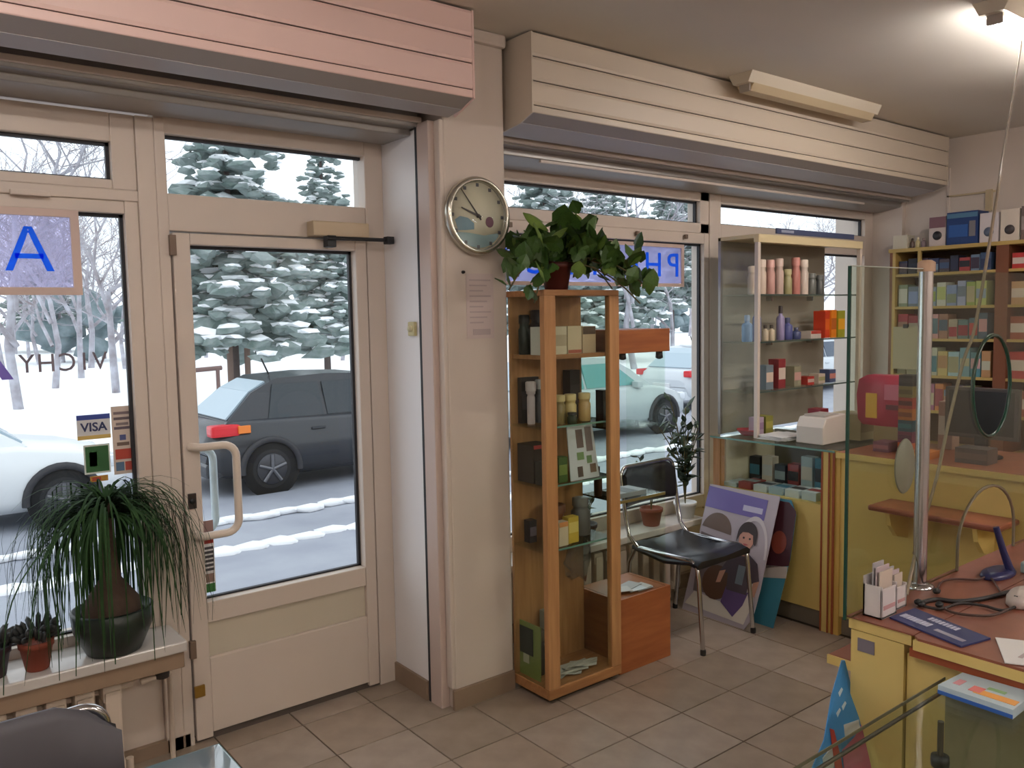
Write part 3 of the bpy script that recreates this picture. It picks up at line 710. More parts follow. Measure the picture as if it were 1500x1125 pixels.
# ---- potted plants on the left board
def pot(t, x, y, z, r0, r1, h, mat, nm='pot'):
    MB().lathe([(r0*.9, 0), (r0, .004), (r1, h*.8), (r1*1.08, h*.8), (r1*1.1, h), (r1*.98, h), (r1*.94, h-.012), (0, h-.014)], (x, y, z), 22).build(nm, mat, t)
t = thing('ponytail_palm', 'large drooping ponytail palm in a dark bowl on the left window board', 'plant', (.655, 3.14, .502))
px, py = .655, 3.135
MB().lathe([(.075, .502), (.09, .506), (.128, .59), (.135, .655), (.125, .66), (.12, .645), (0, .645)], (px, py, 0), 28).build('bowl', M('dark green glaze', (30, 40, 34), .35), t)
MB().lathe([(.098, .645), (.092, .68), (.06, .725), (.036, .76), (.026, .82), (.022, .95), (.018, 1.03), (0, 1.04)], (px, py, 0), 20).build('swollen_trunk', M('caudex bark', (84, 64, 52), .85, var=.3, scale=18, bump=.4), t)
fo = MB(); rg = random.Random(8)
for i in range(470):
    a = rg.uniform(0, 2*PI); el = rg.uniform(.45, 1.5); L = rg.uniform(.38, .70)
    if math.sin(a) < -.25 and rg.random() < .55: continue
    if i % 14 == 0: L = rg.uniform(.7, .95); el = rg.uniform(.2, .8)
    z0 = rg.uniform(.96, 1.04); wd = rg.uniform(.0026, .0048); n = 13; bend = rg.uniform(.5, .68); end = math.radians(rg.uniform(76, 96))
    rad, zz = .012, z0; vs = []; fs = []
    for k in range(n+1):
        u = k/n; ang = el-(el+end)*min(1, (u/bend))**.9
        if k: rad += math.cos(ang)*L/n; zz += math.sin(ang)*L/n
        d = rad
        if math.sin(a) > 0: d = min(d, .15/max(.05, math.sin(a)))
        c = Vector((px+d*math.cos(a), py+d*math.sin(a), zz)); wq = wd*(1-u)**.5+.0005
        s_ = Vector((-math.sin(a), math.cos(a), 0))*wq
        vs += [c-s_, c+s_]
        if k: fs.append((2*k-2, 2*k-1, 2*k+1, 2*k))
    if min(v.z for v in vs) < .51: 
        keep = [q for q in range(0, len(vs), 2) if vs[q].z > .515]; m_ = len(keep); vs = vs[:2*m_]; fs = fs[:max(0, m_-1)]
    fo.add(vs, fs, True)
tag(fo.build('foliage', DKGREEN, t), kind='stuff')
def succulent(label, x, y, pm, s, seed):
    t = thing('succulent', label, 'plant', (x, y, .502)); rg = random.Random(seed)
    pot(t, x, y, .502, .036*s, .05*s, .10*s, pm)
    lf = None
    for i in range(26):
        a = i*2.4; el = rg.uniform(.1, 1.3); rr = rg.uniform(.02, .05)*s
        q = MB(); q.blob((0, 0, .02), .011, .006, .024, 1, .1)
        if lf is None: lf = [MB().blob((0, 0, .022), .012, .007, .026, 1, .15, rg).build('leaf', M('succulent dark', (44, 46, 46), .5, var=.3), t, local=True) for _ in range(1)][0]; o = lf
        else: o = lf.copy(); COL.objects.link(o); o.parent = t
        o.location = (rr*math.cos(a), rr*math.sin(a), .095*s+rg.uniform(0, .035)*s); o.rotation_euler = (0, PI/2-el, a); k = s*rg.uniform(.9, 1.5); o.scale = (k, k, k)
    return t
succulent('small dark succulent in a square terracotta pot left of the palm', .415, 3.13, TERRA, 1.0, 3)
succulent('small dark succulent in a dark pot at the left edge of the board', .292, 3.15, M('dark pot', (52, 34, 40), .6), 1.0, 4)

# ---- black chrome chairs
def make_chair(label, loc, rotz, group='chrome chairs with black vinyl', mat=BLACK, pw=1.0, fw=0.0):
    t = thing('chair', label, 'chair', loc, group)
    # local: front towards -y, seat .42 wide
    W = .20; t.rotation_euler.z = rotz
    seat = []
    for i in range(9):
        y = -.21+i*.0525; z = .462-.030*(1-abs(i-4)/4)**1+(-.018 if i == 0 else 0)
        seat.append([(-.215, y, z-.03), (.215, y, z-.03), (.218, y, z-.012), (.19, y, z+.006), (0, y, z-.004), (-.19, y, z+.006), (-.218, y, z-.012)])
    MB().loft(seat).build('seat', mat, t, local=True)
    for s in (-1, 1):
        x = s*.205
        MB().tube([(x*1.03, -.235, 0), (x, -.205, .36), (x, -.195, .425), (x, -.16, .447), (x, .16, .447), (x, .20, .435), (x*1.02, .235, .36), (x*1.03, .27, 0)], .0115, 10).build('leg_frame', CHROME, t, local=True)
        MB().lathe([(.014, 0), (.015, .02), (.012, .028)], (x*1.03, -.235, 0), 10).build('foot_cap', BLKPL, t, local=True)
        MB().lathe([(.014, 0), (.015, .02), (.012, .028)], (x*1.03, .27, 0), 10).build('foot_cap', BLKPL, t, local=True)
    lw = .035 if pw > 1 else 0
    pts = [(-.205, .18, .447), (-.212, .235, .50), (-.215, .255, .60), (-.215, .285, .78-lw)]
    for i in range(7):
        a = PI-i*PI/12; pts.append((-.165+.05*math.cos(a), .288+.001*i, .80-lw+.05*math.sin(a)))
    pts += [(-p[0], p[1], p[2]) for p in pts[::-1]]
    MB().tube(pts, .0115, 10).build('back_frame', CHROME, t, local=True)
    bk = []
    for i in range(9):
        x = (-.20+i*.05)*pw; cv = .035*(1-(x/.2/pw)**2)+fw; lo = (.05 if abs(i-4) == 4 else .014 if abs(i-4) == 3 else 0) if pw > 1 else .02*(abs(i-4) == 4)
        bk.append([(x, .262+cv, .64), (x, .250+cv, .66), (x, .258+cv, .82-lo), (x, .272+cv, .845-lo*1.6), (x, .292+cv, .84-lo*1.6), (x, .296+cv, .82-lo), (x, .285+cv, .66), (x, .278+cv, .64)])
    MB().loft(bk).build('backrest', mat, t, local=True)
    return t
make_chair('black vinyl chair on chrome legs beside the wooden cabinet, facing the room', (3.335, 2.775, 0), 0.04)
make_chair('dark grey fabric chair back in the bottom left corner before the radiator', (.20, 1.66, 0), .10, 'chrome chairs with black vinyl', M('grey vinyl', (78, 76, 82), .6), 1.14, -.03)

# ---- glass coffee table, bottom left
t = thing('coffee_table', 'low glass topped table at the bottom edge left of the door', 'table', (.59, 2.14, 0))
B(.43, .745, 1.95, 2.335, .438, .450, b=.002).build('glass_top', glassmat('pale table glass', (226, 238, 246), 9.0, film=.4, filmcol=(224, 236, 244)), t)
e_ = MB().tube([(.43, 2.335, .444), (.745, 2.335, .444), (.745, 1.95, .444), (.43, 1.95, .444)], .0062, 6, closed=True).build('glass_edge', M('table edge green', (120, 150, 150), .2), t)
for x in (.47, .69):
    for y in (2.0, 2.28): MB().tube([(x, y, 0), (x, y, .438)], .016, 10).build('leg', CHROME, t)
B(.46, .71, 1.98, 2.30, .16, .172, b=.002).build('lower_shelf', M('shelf frosted', (216, 224, 228), .3), t)

# ---- tall display cabinet
cx0, cx1, cy0, cy1 = 2.220, 2.652, 2.607, 2.862
t = thing('display_cabinet', 'tall oak and glass display cabinet standing against the pillar', 'cabinet', (2.44, 2.73, 0))
B(cx0, cx1, cy0, cy1, .022, .066).build('base_board', OAKD, t, bevel=.003)
B(cx0+.03, cx1-.03, cy0+.03, cy1-.02, 0, .022).build('plinth', BLKPL, t)
B(cx0, cx1, cy0, cy1, 1.732, 1.757).build('top_board', OAKD, t, bevel=.003)
for nm, xa, xb, ya, yb in (('post', cx0, cx0+.062, cy0, cy0+.03), ('post', cx1-.058, cx1, cy0, cy0+.03)):
    B(xa, xb, ya, yb, .066, 1.732).build(nm, OAK, t, bevel=.002)
B(cx0+.012, cx1-.005, cy1-.014, cy1, .066, 1.732).build('back_panel', OAK, t)
B(cx0+.02, cx1-.02, cy0+.03, cy1-.014, 1.468, 1.486).build('shelf', OAKD, t)
for z in (1.180, .930, .652):
    o = B(cx0+.012, cx1-.012, cy0+.03, cy1-.016, z-.004, z+.004).build('glass_shelf', GLASSG, t)
    B(cx0+.012, cx1-.012, cy0+.0285, cy0+.0305, z-.004, z+.004).build('glass_edge', M('pale glass edge', (110, 150, 140), .2), o)
B(cx0+.062, cx1-.058, cy0+.010, cy0+.015, .066, 1.732).build('front_pane', GLASSG, t)
B(cx0+.004, cx0+.009, cy0+.03, cy1-.014, .066, 1.732).build('side_pane', GLASSG, t)
B(cx1-.009, cx1-.004, cy0+.03, cy1-.014, .066, 1.732).build('side_pane', GLASSG, t)
# lower neighbour with wooden plinth and wooden top
t = thing('display_case', 'glass display case with orange wood base box and top, right of the tall cabinet', 'cabinet', (2.835, 2.75, 0))
B(2.662, 3.012, 2.63, 2.90, 0.0, .350).build('base_box', CHERRY, t, bevel=.003)
B(2.662, 3.012, 2.63, 2.90, 1.475, 1.582).build('top_box', CHERRY, t, bevel=.003)
B(2.985, 2.990, 2.645, 2.89, .35, 1.475).build('side_pane', GLASSG, t); B(2.69, 2.99, 2.640, 2.645, .35, 1.475).build('front_pane', GLASSG, t)
B(2.672, 2.677, 2.645, 2.89, .35, 1.475).build('side_pane', GLASSG, t)
for z in (.80, 1.13): B(2.68, 2.984, 2.648, 2.885, z-.004, z+.004).build('glass_shelf', GLASSG, t)
B(2.675, 2.99, 2.641, 2.648, .792, .806).build('shelf_rail', CHROME, t)
MB().lathe([(.0, 0), (.016, 0), (.018, -.03), (.006, -.036)], (2.965, 2.655, 1.475), 12).build('spot_light', BLKPL, t)
MB().lathe([(.0, 0), (.016, 0), (.018, -.025), (.006, -.03)], (2.72, 2.655, 1.475), 12).build('spot_light', BLKPL, t)

# goods inside the tall cabinet
z = 1.486
bottle('round black appliance at the back of the top shelf of the tall cabinet', 2.36, 2.80, z, .055, .19, (20, 20, 24), (30, 30, 34), None, 'kettle', 'kettle', .7)
bottle('dark green jar at the left of the top shelf of the tall cabinet', 2.262, 2.79, z, .026, .17, (22, 34, 28), (20, 20, 20), None, 'jar', 'jar', .8)
carton('white carton, leftmost on the top shelf of the tall cabinet', 2.246, 2.312, 2.66, 2.73, z, z+.118, (206, 206, 200), (180, 184, 178))
carton('pale cream carton just right of the left post on the top shelf', 2.325, 2.39, 2.66, 2.73, z, z+.118, (212, 204, 180), (190, 176, 150))
carton('cream carton with red edges, third on the top shelf of the tall cabinet', 2.396, 2.476, 2.66, 2.73, z, z+.118, (206, 190, 160), (176, 96, 76), zb=(.02, .14))
carton('beige carton with a dark side beside the right post of the top shelf', 2.482, 2.56, 2.66, 2.73, z, z+.116, (188, 166, 136), (90, 70, 56), zb=(.7, .98))
z = 1.184
bottle('white upright hair brush device on the second shelf of the tall cabinet', 2.285, 2.78, z, .018, .185, (196, 184, 190), (206, 196, 200), None, 'device', 'device', 1.15)
carton('black backing box behind the white device on the second shelf', 2.262, 2.36, 2.815, 2.843, z, z+.20, (34, 30, 32), (70, 66, 70))
bottle('grey capped device on the second shelf behind the left post', 2.345, 2.79, z, .02, .19, (96, 98, 104), (170, 172, 176), None, 'device', 'device', 1.0)
carton('upright black box on the second shelf, nearest the window', 2.515, 2.575, 2.78, 2.83, z+.0, z+.22, (40, 38, 40), (62, 58, 58))
for i, (x, lb) in enumerate(((2.375, 'olive bottle, leftmost of the three stout bottles on the second shelf'), (2.44, 'gold bottle, middle of the three stout bottles on the second shelf'), (2.525, 'gold bottle, rightmost of the three stout bottles on the second shelf'))):
    bottle(lb, x, 2.70, z, .028, .125, ((150, 132, 84), (206, 184, 124), (190, 160, 108))[i], (214, 196, 140), 'stout bottles on the second shelf', neck=.85)
bottle('small dark green jar before the gold bottles on the second shelf', 2.41, 2.655, z, .022, .05, (36, 52, 36), (24, 24, 24), None, 'jar', 'jar', .8)
z = .934
carton('dark brown box with a red corner on the third shelf of the tall cabinet', 2.245, 2.35, 2.72, 2.83, z, z+.165, (48, 36, 32), (180, 66, 66), zb=(.9, 1.0))
carton('low black box in front of the red cornered box on the third shelf', 2.245, 2.30, 2.66, 2.71, z, z+.10, (36, 34, 32), (70, 66, 60))
carton('green pouch on the third shelf right of the left post', 2.335, 2.385, 2.66, 2.70, z, z+.11, (74, 104, 52), (130, 150, 80))
bottle('small orange brown jar on top of the green pouch shelf, at the back', 2.345, 2.72, z+.0, .022, .19, (150, 96, 66), (190, 130, 90), None, 'jar', 'jar', .8)
tt = thing('leaflet_stand', 'white leaflet with brown and green pictures standing on the third shelf', 'leaflet', (2.50, 2.66, z))
MB().add([(2.40, 2.655, z), (2.57, 2.655, z), (2.56, 2.69, z+.235), (2.41, 2.69, z+.235), (2.40, 2.66, z), (2.57, 2.66, z), (2.56, 2.695, z+.235), (2.41, 2.695, z+.235)], [(0, 1, 2, 3), (4, 7, 6, 5), (0, 4, 5, 1), (1, 5, 6, 2), (2, 6, 7, 3), (3, 7, 4, 0)]).build('card', M('leaflet white', (206, 212, 222), .5), tt)
def onleaf(nm, col, x0, x1, a, b):
    ya, yb = 2.655+.035*a-.0015, 2.655+.035*b-.0015
    MB().add([(x0, ya, z+.235*a), (x1, ya, z+.235*a), (x1, yb, z+.235*b), (x0, yb, z+.235*b), (x0, ya+.001, z+.235*a), (x1, ya+.001, z+.235*a), (x1, yb+.001, z+.235*b), (x0, yb+.001, z+.235*b)], [(0, 1, 2, 3), (4, 7, 6, 5), (0, 4, 5, 1), (1, 5, 6, 2), (2, 6, 7, 3), (3, 7, 4, 0)]).build('picture', M('leaf print %d %d %d' % col, col, .6), tt)
onleaf('p', (112, 96, 96), 2.455, 2.495, .58, .92); onleaf('p', (132, 118, 122), 2.51, 2.548, .5, .95); onleaf('p', (120, 150, 104), 2.45, 2.49, .36, .5); onleaf('p', (120, 150, 110), 2.505, 2.535, .28, .42); onleaf('p', (86, 72, 72), 2.445, 2.475, .05, .24); onleaf('p', (126, 104, 92), 2.52, 2.555, .1, .26)
z = .656
bottle('brown clay pot on the glass shelf behind the yellow boxes', 2.40, 2.77, z, .05, .16, (134, 84, 54), (110, 66, 44), None, 'jar', 'pot', .9)
carton('yellow white medicine box beside the left post on the glass shelf', 2.285, 2.325, 2.66, 2.70, z, z+.115, (214, 200, 90), (222, 220, 214), zb=(.05, .6))
carton('orange topped white medicine box on the glass shelf, second from left', 2.332, 2.385, 2.66, 2.70, z, z+.105, (222, 206, 184), (222, 150, 96), zb=(.8, 1.0))
carton('yellow medicine box on the glass shelf, third from left', 2.395, 2.455, 2.67, 2.71, z, z+.115, (206, 176, 70), (226, 206, 120), zb=(.4, .8))
carton('small black gadget box at the back left of the glass shelf', 2.275, 2.315, 2.79, 2.83, z, z+.10, (44, 40, 48), (120, 112, 130))
bottle('grey metal jug at the right of the glass shelf of the tall cabinet', 2.55, 2.76, z, .045, .17, (110, 110, 112), (130, 130, 132), None, 'jug', 'jug', .75, .35)
z = .066
tt = thing('magazine', 'green and black magazine leaning in the bottom left of the tall cabinet', 'magazine', (2.26, 2.78, z))
q = MB(); q.add([(2.246, 2.70, z), (2.246, 2.84, z), (2.25, 2.842, z+.24), (2.25, 2.70, z+.24), (2.252, 2.70, z), (2.252, 2.84, z), (2.256, 2.842, z+.24), (2.256, 2.70, z+.24)], [(0, 1, 2, 3), (4, 7, 6, 5), (0, 4, 5, 1), (1, 5, 6, 2), (2, 6, 7, 3), (3, 7, 4, 0)]); q.build('cover', M('magazine green', (122, 136, 76), .4), tt)
B(2.2435, 2.2465, 2.745, 2.835, z+.10, z+.22).build('picture', M('magazine dark', (40, 46, 44), .5), tt); B(2.2425, 2.2445, 2.77, 2.81, z+.06, z+.10).build('picture', M('magazine pale', (170, 170, 150), .5), tt)
bottle('dark rolled container on the cabinet floor beside the magazine', 2.30, 2.77, z, .028, .20, (52, 46, 44), (80, 70, 60), None, 'bottle', 'bottle', .95)
carton('tall grey white carton on the cabinet floor behind the left post', 2.36, 2.42, 2.78, 2.835, z, z+.26, (150, 150, 138), (120, 124, 112))
tt = thing('papers', 'crumpled white papers lying on the floor of the tall cabinet', 'paper', (2.40, 2.69, z)); rg = random.Random(6)
for i in range(5):
    cxq, cyq, an = 2.37+i*.03, 2.69+rg.uniform(-.02, .02), rg.uniform(-.8, .8); vs = []; nn = 5
    for a in range(nn):
        for b in range(nn):
            u, v = (a/(nn-1)-.5)*.15, (b/(nn-1)-.5)*.10
            vs.append((cxq+u*math.cos(an)-v*math.sin(an), cyq+(u*math.sin(an)+v*math.cos(an))*.6, z+.004+i*.004+rg.uniform(0, .008)))
    MB().add(vs, [(a*nn+b, a*nn+b+1, (a+1)*nn+b+1, (a+1)*nn+b) for a in range(nn-1) for b in range(nn-1)]).build('sheet', M('crumpled paper', (186, 184, 176), .7), tt)
tt = thing('plastic_bag', 'clear crumpled plastic bag hanging under the glass shelf', 'bag', (2.52, 2.75, .46)); 
MB().blob((2.52, 2.75, .545), .075, .045, .10, 2, .4).build('bag', glassmat('bag plastic', (244, 244, 242), 3, film=.10, filmcol=(240, 240, 236)), tt)
# goods in the case on the right
tt = thing('papers', 'loose leaflets on top of the orange wood base box', 'paper', (2.83, 2.74, .35)); rg = random.Random(9)
for i in range(6):
    x, y, an = 2.76+rg.uniform(-.03, .13), 2.73+rg.uniform(-.04, .06), rg.uniform(-.5, .5); q = MB().box(-.05, .05, -.036, .036, 0, .002)
    o = q.build('leaflet', M('leaflet %d' % (i % 3), ((206, 208, 216), (170, 166, 168), (196, 190, 188))[i % 3], .35), tt, local=True); o.location = (x-2.83, y-2.74, .001+i*.0022); o.rotation_euler.z = an
carton('dark upright gadget box on the upper glass shelf of the right case', 2.69, 2.73, 2.75, 2.80, 1.134, 1.134+.17, (40, 38, 40), (70, 70, 74))
carton('silver flat tray box on the lower glass shelf of the right case', 2.72, 2.90, 2.68, 2.80, .804, .826, (150, 156, 164), (90, 96, 104), '+z')
bottle('dark red bottle on the lower glass shelf of the right case', 2.70, 2.80, .804, .02, .14, (92, 40, 44), (60, 30, 34))

# ---- trailing plant on the tall cabinet
t = thing('trailing_plant', 'leafy trailing plant in a dark red pot on top of the tall cabinet', 'plant', (2.41, 2.735, 1.757))
bx, by, bz = 2.40, 2.735, 1.757
pot(t, bx, by, bz, .05, .066, .12, M('dark red pot', (92, 40, 34), .5))
lm = []
for s_ in range(3):
    rg = random.Random(30+s_); pts = [(0, 0), (.20, .16), (.30, .40), (.40, .30), (.42, .62), (.26, .84), (0, 1.06), (-.26, .84), (-.42, .62), (-.40, .30), (-.30, .40), (-.20, .16)]
    me = MB(); vs = [(x, y, -.18*abs(x)-.12*y*y+rg.uniform(-.02, .02)) for x, y in pts]+[(0, .45, .02)]
    vs2 = [(x, y, z-.025) for x, y, z in vs]
    n = len(pts); fs = [(i, (i+1) % n, n) for i in range(n)]+[((i+1) % n+n+1, i+n+1, n+n+1) for i in range(n)]
    me.add(vs+vs2, fs, False)
    lm.append(me.build('leaf', (LEAFA, LEAFA, LEAFB)[s_], t, local=True))
rg = random.Random(17)
vines = []
for i in range(15):
    a = rg.uniform(0, 2*PI); L = rg.uniform(.16, .34); el = rg.uniform(.2, 1.3)
    if i < 4: a = (-.3, -.5, .1, -.9)[i]; L = .36; el = .5
    if 4 <= i < 7: a = (PI+.35, PI+.15, PI+.6)[i-4]; L = (.36, .33, .3)[i-4]; el = (.45, .95, .2)[i-4]
    vines.append((a, L, el))
first = True; ncount = 0
for a, L, el in vines:
    pts = []
    for k in range(7):
        u = k/6; d = L*math.cos(el)*u*1.2; z = bz+.11+L*math.sin(el)*u-.30*u*u*L/.3*(.75)
        yy = by+d*math.sin(a); yy = min(yy, 2.95)
        pts.append((bx+d*math.cos(a), yy, max(z, bz+.012) if (2.2 < bx+d*math.cos(a) < 2.66 and 2.6 < yy < 2.87) else z))
    if all(p[1] > 2.85 and p[0] < 2.23 for p in pts[3:]): continue
    MB().tube(pts, .0035, 5).build('vine', STEM, t)
    for k in range(2, 7):
        for q in range(2):
            p = Vector(pts[k])+Vector((rg.uniform(-.03, .03), rg.uniform(-.05, .02), rg.uniform(-.01, .04)))
            if p.x < 2.235 and p.y > 2.78: p.y = 2.76
            o = lm[(ncount*7+k) % 3 if rg.random() < .5 else ncount % 2].copy(); COL.objects.link(o); o.parent = t; ncount += 1
            o.location = p-t.location; s_ = rg.uniform(.065, .11); o.scale = (s_, s_, s_)
            o.rotation_euler = (rg.uniform(.5, 2.0), rg.uniform(-.5, .5), rg.uniform(0, 6.28))
for i in range(56):
    p = Vector((bx+.03+rg.gauss(0, .13), by-.04+rg.gauss(0, .05), bz+.16+rg.gauss(0, .075)))
    if p.z < bz+.03: p.z = bz+.05
    if p.x < 2.235 and p.y > 2.78: p.y = 2.76
    o = lm[rg.choice((0, 1, 0, 1, 2))].copy(); COL.objects.link(o); o.parent = t; s_ = rg.uniform(.075, .125); o.scale = (s_, s_, s_)
    o.location = p-t.location; o.rotation_euler = (rg.uniform(.5, 2.2), rg.uniform(-.5, .5), rg.uniform(0, 6.28))
for o in lm: bpy.data.objects.remove(o)

# ---- plants on the right board
def bush(label, x, y, z, h, r, n, pm, seed, ps=(.045, .06, .10), lsize=(.03, .055)):
    t = thing('potted_plant', label, 'plant', (x, y, z)); rg = random.Random(seed)
    pot(t, x, y, z, *ps, pm)
    me = MB(); vs = [(0, 0, 0), (.22, .3, -.05), (.26, .6, -.07), (0, 1.1, -.12), (-.26, .6, -.07), (-.22, .3, -.05), (0, .5, .03)]
    vs2 = [(a, b, c-.03) for a, b, c in vs]; me.add(vs+vs2, [(i, (i+1) % 6, 6) for i in range(6)]+[((i+1) % 6+7, i+7, 13) for i in range(6)])
    lf = me.build('leaf', M('bush leaf', (60, 78, 56), .45, var=.3, scale=20), t, local=True); first = True
    for i in range(n):
        a = rg.uniform(0, 6.28); lean = rg.uniform(.05, 1)*r; hh = h*rg.uniform(.55, 1)
        pts = [Vector((x, y, z+ps[2]-.01))+Vector((lean*math.cos(a)*u*u, lean*math.sin(a)*u*u*.5, hh*u)) for u in (0, .3, .55, .8, 1)]
        MB().tube(pts, .003, 5).build('stem', STEM, t)
        for k in range(9):
            u = .25+.75*k/8; j = min(3, int(u*4)); p = pts[j].lerp(pts[j+1], u*4-j if j < 4 else 1)
            if first: o = lf; first = False
            else: o = lf.copy(); COL.objects.link(o); o.parent = t
            o.location = p-t.location; s_ = rg.uniform(*lsize); o.scale = (s_, s_, s_); o.rotation_euler = (rg.uniform(-.2, 1.2), rg.uniform(-.3, .3), rg.uniform(0, 6.28))
    return t
bush('tall leafy bush in a white pot on the right board beside the counter', 3.76, 3.17, .463, .60, .20, 13, M('white pot', (214, 214, 212), .4), 4, (.05, .062, .09), (.05, .085))
bush('sparse young plant in a terracotta pot behind the chair', 3.47, 3.17, .463, .36, .16, 4, TERRA, 6, (.046, .06, .10), (.04, .065))
bush('low plant in a dark pot on the right board seen through the tall cabinet', 2.95, 3.16, .463, .18, .12, 4, M('dark pot', (52, 34, 40), .6), 7)

# ---- posters leaning on the counter
def poster(label, xa, xb, y0, y1, z1, col, th=.004):
    t = thing('poster', label, 'poster', ((xa+xb)/2, (y0+y1)/2, 0))
    nrm = Vector((-z1, 0, xb-xa)).normalized()
    def P(u, v, d=0.0):   # u: 0 left (far) .. 1 right (near); v: height 0..1
        p = Vector((xa+(xb-xa)*v, y1+(y0-y1)*u, z1*v))+nrm*d
        return (p.x, p.y, p.z)
    def shape(nm, poly, c, d, lab=None):
        n = len(poly); vs = [P(u, v, d) for u, v in poly]+[P(u, v, d-.0012 if d > 0 else -th) for u, v in poly]
        o = MB().add(vs, [list(range(n)), list(range(n, 2*n))[::-1]]+[(i, i+n, (i+1) % n+n, (i+1) % n) for i in range(n)]).build(nm, M('poster %d %d %d' % c, c, .45), t)
        if lab: o['label'] = lab
        return o
    return t, shape
def ell(cu, cv, ru, rv, a0=0, a1=360, n=18): return [(cu+ru*math.cos(math.radians(a0+(a1-a0)*i/n)), cv+rv*math.sin(math.radians(a0+(a1-a0)*i/n))) for i in range(n)]
t, sh = poster('teal and red poster behind the purple one on the counter side', 3.68, 3.822, 2.47, 2.85, .66, (70, 130, 150))
sh('board', [(0, 0), (.88, 0), (1, .55), (1, .9), (.9, 1), (0, 1)], (60, 128, 152), 0)
sh('print', [(.55, .42), (1, .5), (1, .92), (.88, .98), (.55, .98)], (70, 30, 42), .0016)
sh('print', [(.6, .36), (.98, .40), (.98, .49), (.6, .46)], (190, 180, 176), .0016)
sh('print', ell(.80, .66, .12, .09), (140, 66, 52), .003)
t, sh = poster('purple topped poster of a smiling child leaning on the counter side', 3.555, 3.80, 2.56, 3.02, .675, (176, 164, 176))
sh('board', [(0, 0), (.9, 0), (.98, .1), (1, .3), (1, 1), (0, 1)], (178, 168, 178), 0)
sh('banner', [(0, .82), (.86, .80), (.86, .955), (0, .985)], (110, 98, 166), .0016, 'purple banner')
sh('banner_text', [(.55, .845), (.82, .842), (.82, .885), (.55, .888)], (190, 186, 214), .003)
sh('print', [(.03, .62), (.5, .58), (.45, .18), (.1, .16)], (112, 98, 100), .0016)
sh('print', ell(.24, .64, .22, .15, 0, 180), (104, 84, 74), .0024)
sh('print', [(.02, .05), (.88, .03), (.95, .2), (.9, .34), (.5, .14), (.12, .16)], (214, 206, 196), .0022)
sh('print', ell(.40, .27, .2, .13), (92, 62, 44), .0034)
sh('print', ell(.76, .52, .23, .30, 0, 150)+ell(.76, .52, .20, .265, 0, 150)[::-1], (206, 198, 202), .003)
kid = sh('child_shirt', [(.42, .36), (.52, .49), (.62, .535), (.76, .535), (.90, .48), (.97, .36), (.88, .33), (.84, .36), (.84, .24), (.56, .24), (.54, .36)], (78, 66, 74), .0046)
sh('child_shirt_print', [(.66, .30), (.76, .30), (.76, .44), (.66, .44)], (120, 130, 140), .0054)
sh('child_trousers', [(.52, .14), (.72, .06), (.82, .16), (.86, .26), (.55, .26)], (96, 74, 122), .0042)
sh('child_neck', [(.65, .51), (.74, .51), (.74, .58), (.65, .58)], (186, 136, 116), .005)
sh('child_face', ell(.69, .645, .105, .088), (202, 148, 130), .0056)
sh('child_hair', ell(.69, .665, .135, .105, 0, 180)+[(.555, .60), (.59, .66), (.62, .685), (.70, .69), (.77, .675), (.79, .62), (.825, .60)], (54, 36, 34), .0066)
for u in (.65, .735): sh('child_eye', ell(u, .645, .014, .008, n=10), (50, 36, 34), .0066)
sh('child_mouth', [(.65, .60), (.69, .588), (.735, .60), (.69, .604)], (176, 80, 84), .0066)
sh('child_arm', [(.42, .36), (.50, .38), (.46, .28), (.40, .27)], (196, 146, 124), .005); sh('child_arm', [(.90, .34), (.97, .36), (.95, .24), (.89, .24)], (196, 146, 124), .005)

# ---- back counter with glass vitrine
t = thing('counter', 'long cream counter with a glass vitrine end by the right window', 'counter', (4.1, 2.3, 0))
CT = .945
B(3.845, 4.42, 2.32, 3.0, .10, .66).build('vitrine_base', CREAM, t)
B(3.85, 4.40, .95, 2.30, .10, CT-.03).build('front_panel', CREAM, t)
B(3.875, 4.40, .95, 2.99, 0, .10).build('skirting', M('kick strip grey', (120, 110, 98), .4), t)
B(3.838, 3.90, 2.298, 2.345, 0, CT-.006).build('corner_post', CREAM, t); B(3.835, 3.8395, 2.298, 2.306, 0, CT-.006).build('post_edge', REDEDGE, t); B(3.835, 3.8395, 2.336, 2.345, 0, CT-.006).build('post_edge', REDEDGE, t); B(3.835, 3.8395, 2.270, 2.282, 0, CT-.006).build('post_edge', REDEDGE, t)
B(3.842, 3.90, 2.245, 2.298, 0, CT-.006).build('corner_post', M('cream laminate warm', (206, 170, 90), .45), t)
B(3.84, 3.885, 2.985, 3.03, .66, CT-.006).build('end_post', OAK, t)
B(3.845, 3.850, 2.345, 2.985, .66, CT-.006).build('side_pane', GLASSG, t)
B(3.89, 4.36, 2.978, 2.99, .66, CT-.006).build('vitrine_end', M('vitrine end', (206, 198, 176), .6), t)
B(4.36, 4.40, 2.345, 2.99, .66, CT-.006).build('vitrine_back', M('vitrine back', (120, 116, 108), .6), t)
gt = B(3.825, 4.42, 2.265, 3.04, CT-.006, CT+.004).build('glass_top', GLASSG, t); B(3.8235, 3.8255, 2.265, 3.04, CT-.006, CT+.004).build('glass_edge', M('pale glass edge', (110, 150, 140), .2), gt)
B(3.83, 4.42, .95, 2.262, CT-.03, CT).build('worktop', REDTOP, t, bevel=.003); B(3.827, 3.832, .95, 2.262, CT-.03, CT-.001).build('worktop_edge', CREAM, t)
sh_ = B(3.64, 3.85, 1.42, 1.99, .725, .752).build('bag_shelf', REDTOP, t, bevel=.01)
for y in (1.52, 1.90):
    MB().prism([(3.85, .725), (3.67, .725), (3.69, .66), (3.75, .60), (3.85, .575)], y, y+.02, 'x' if False else 'y').build('shelf_bracket', CREAM, t)
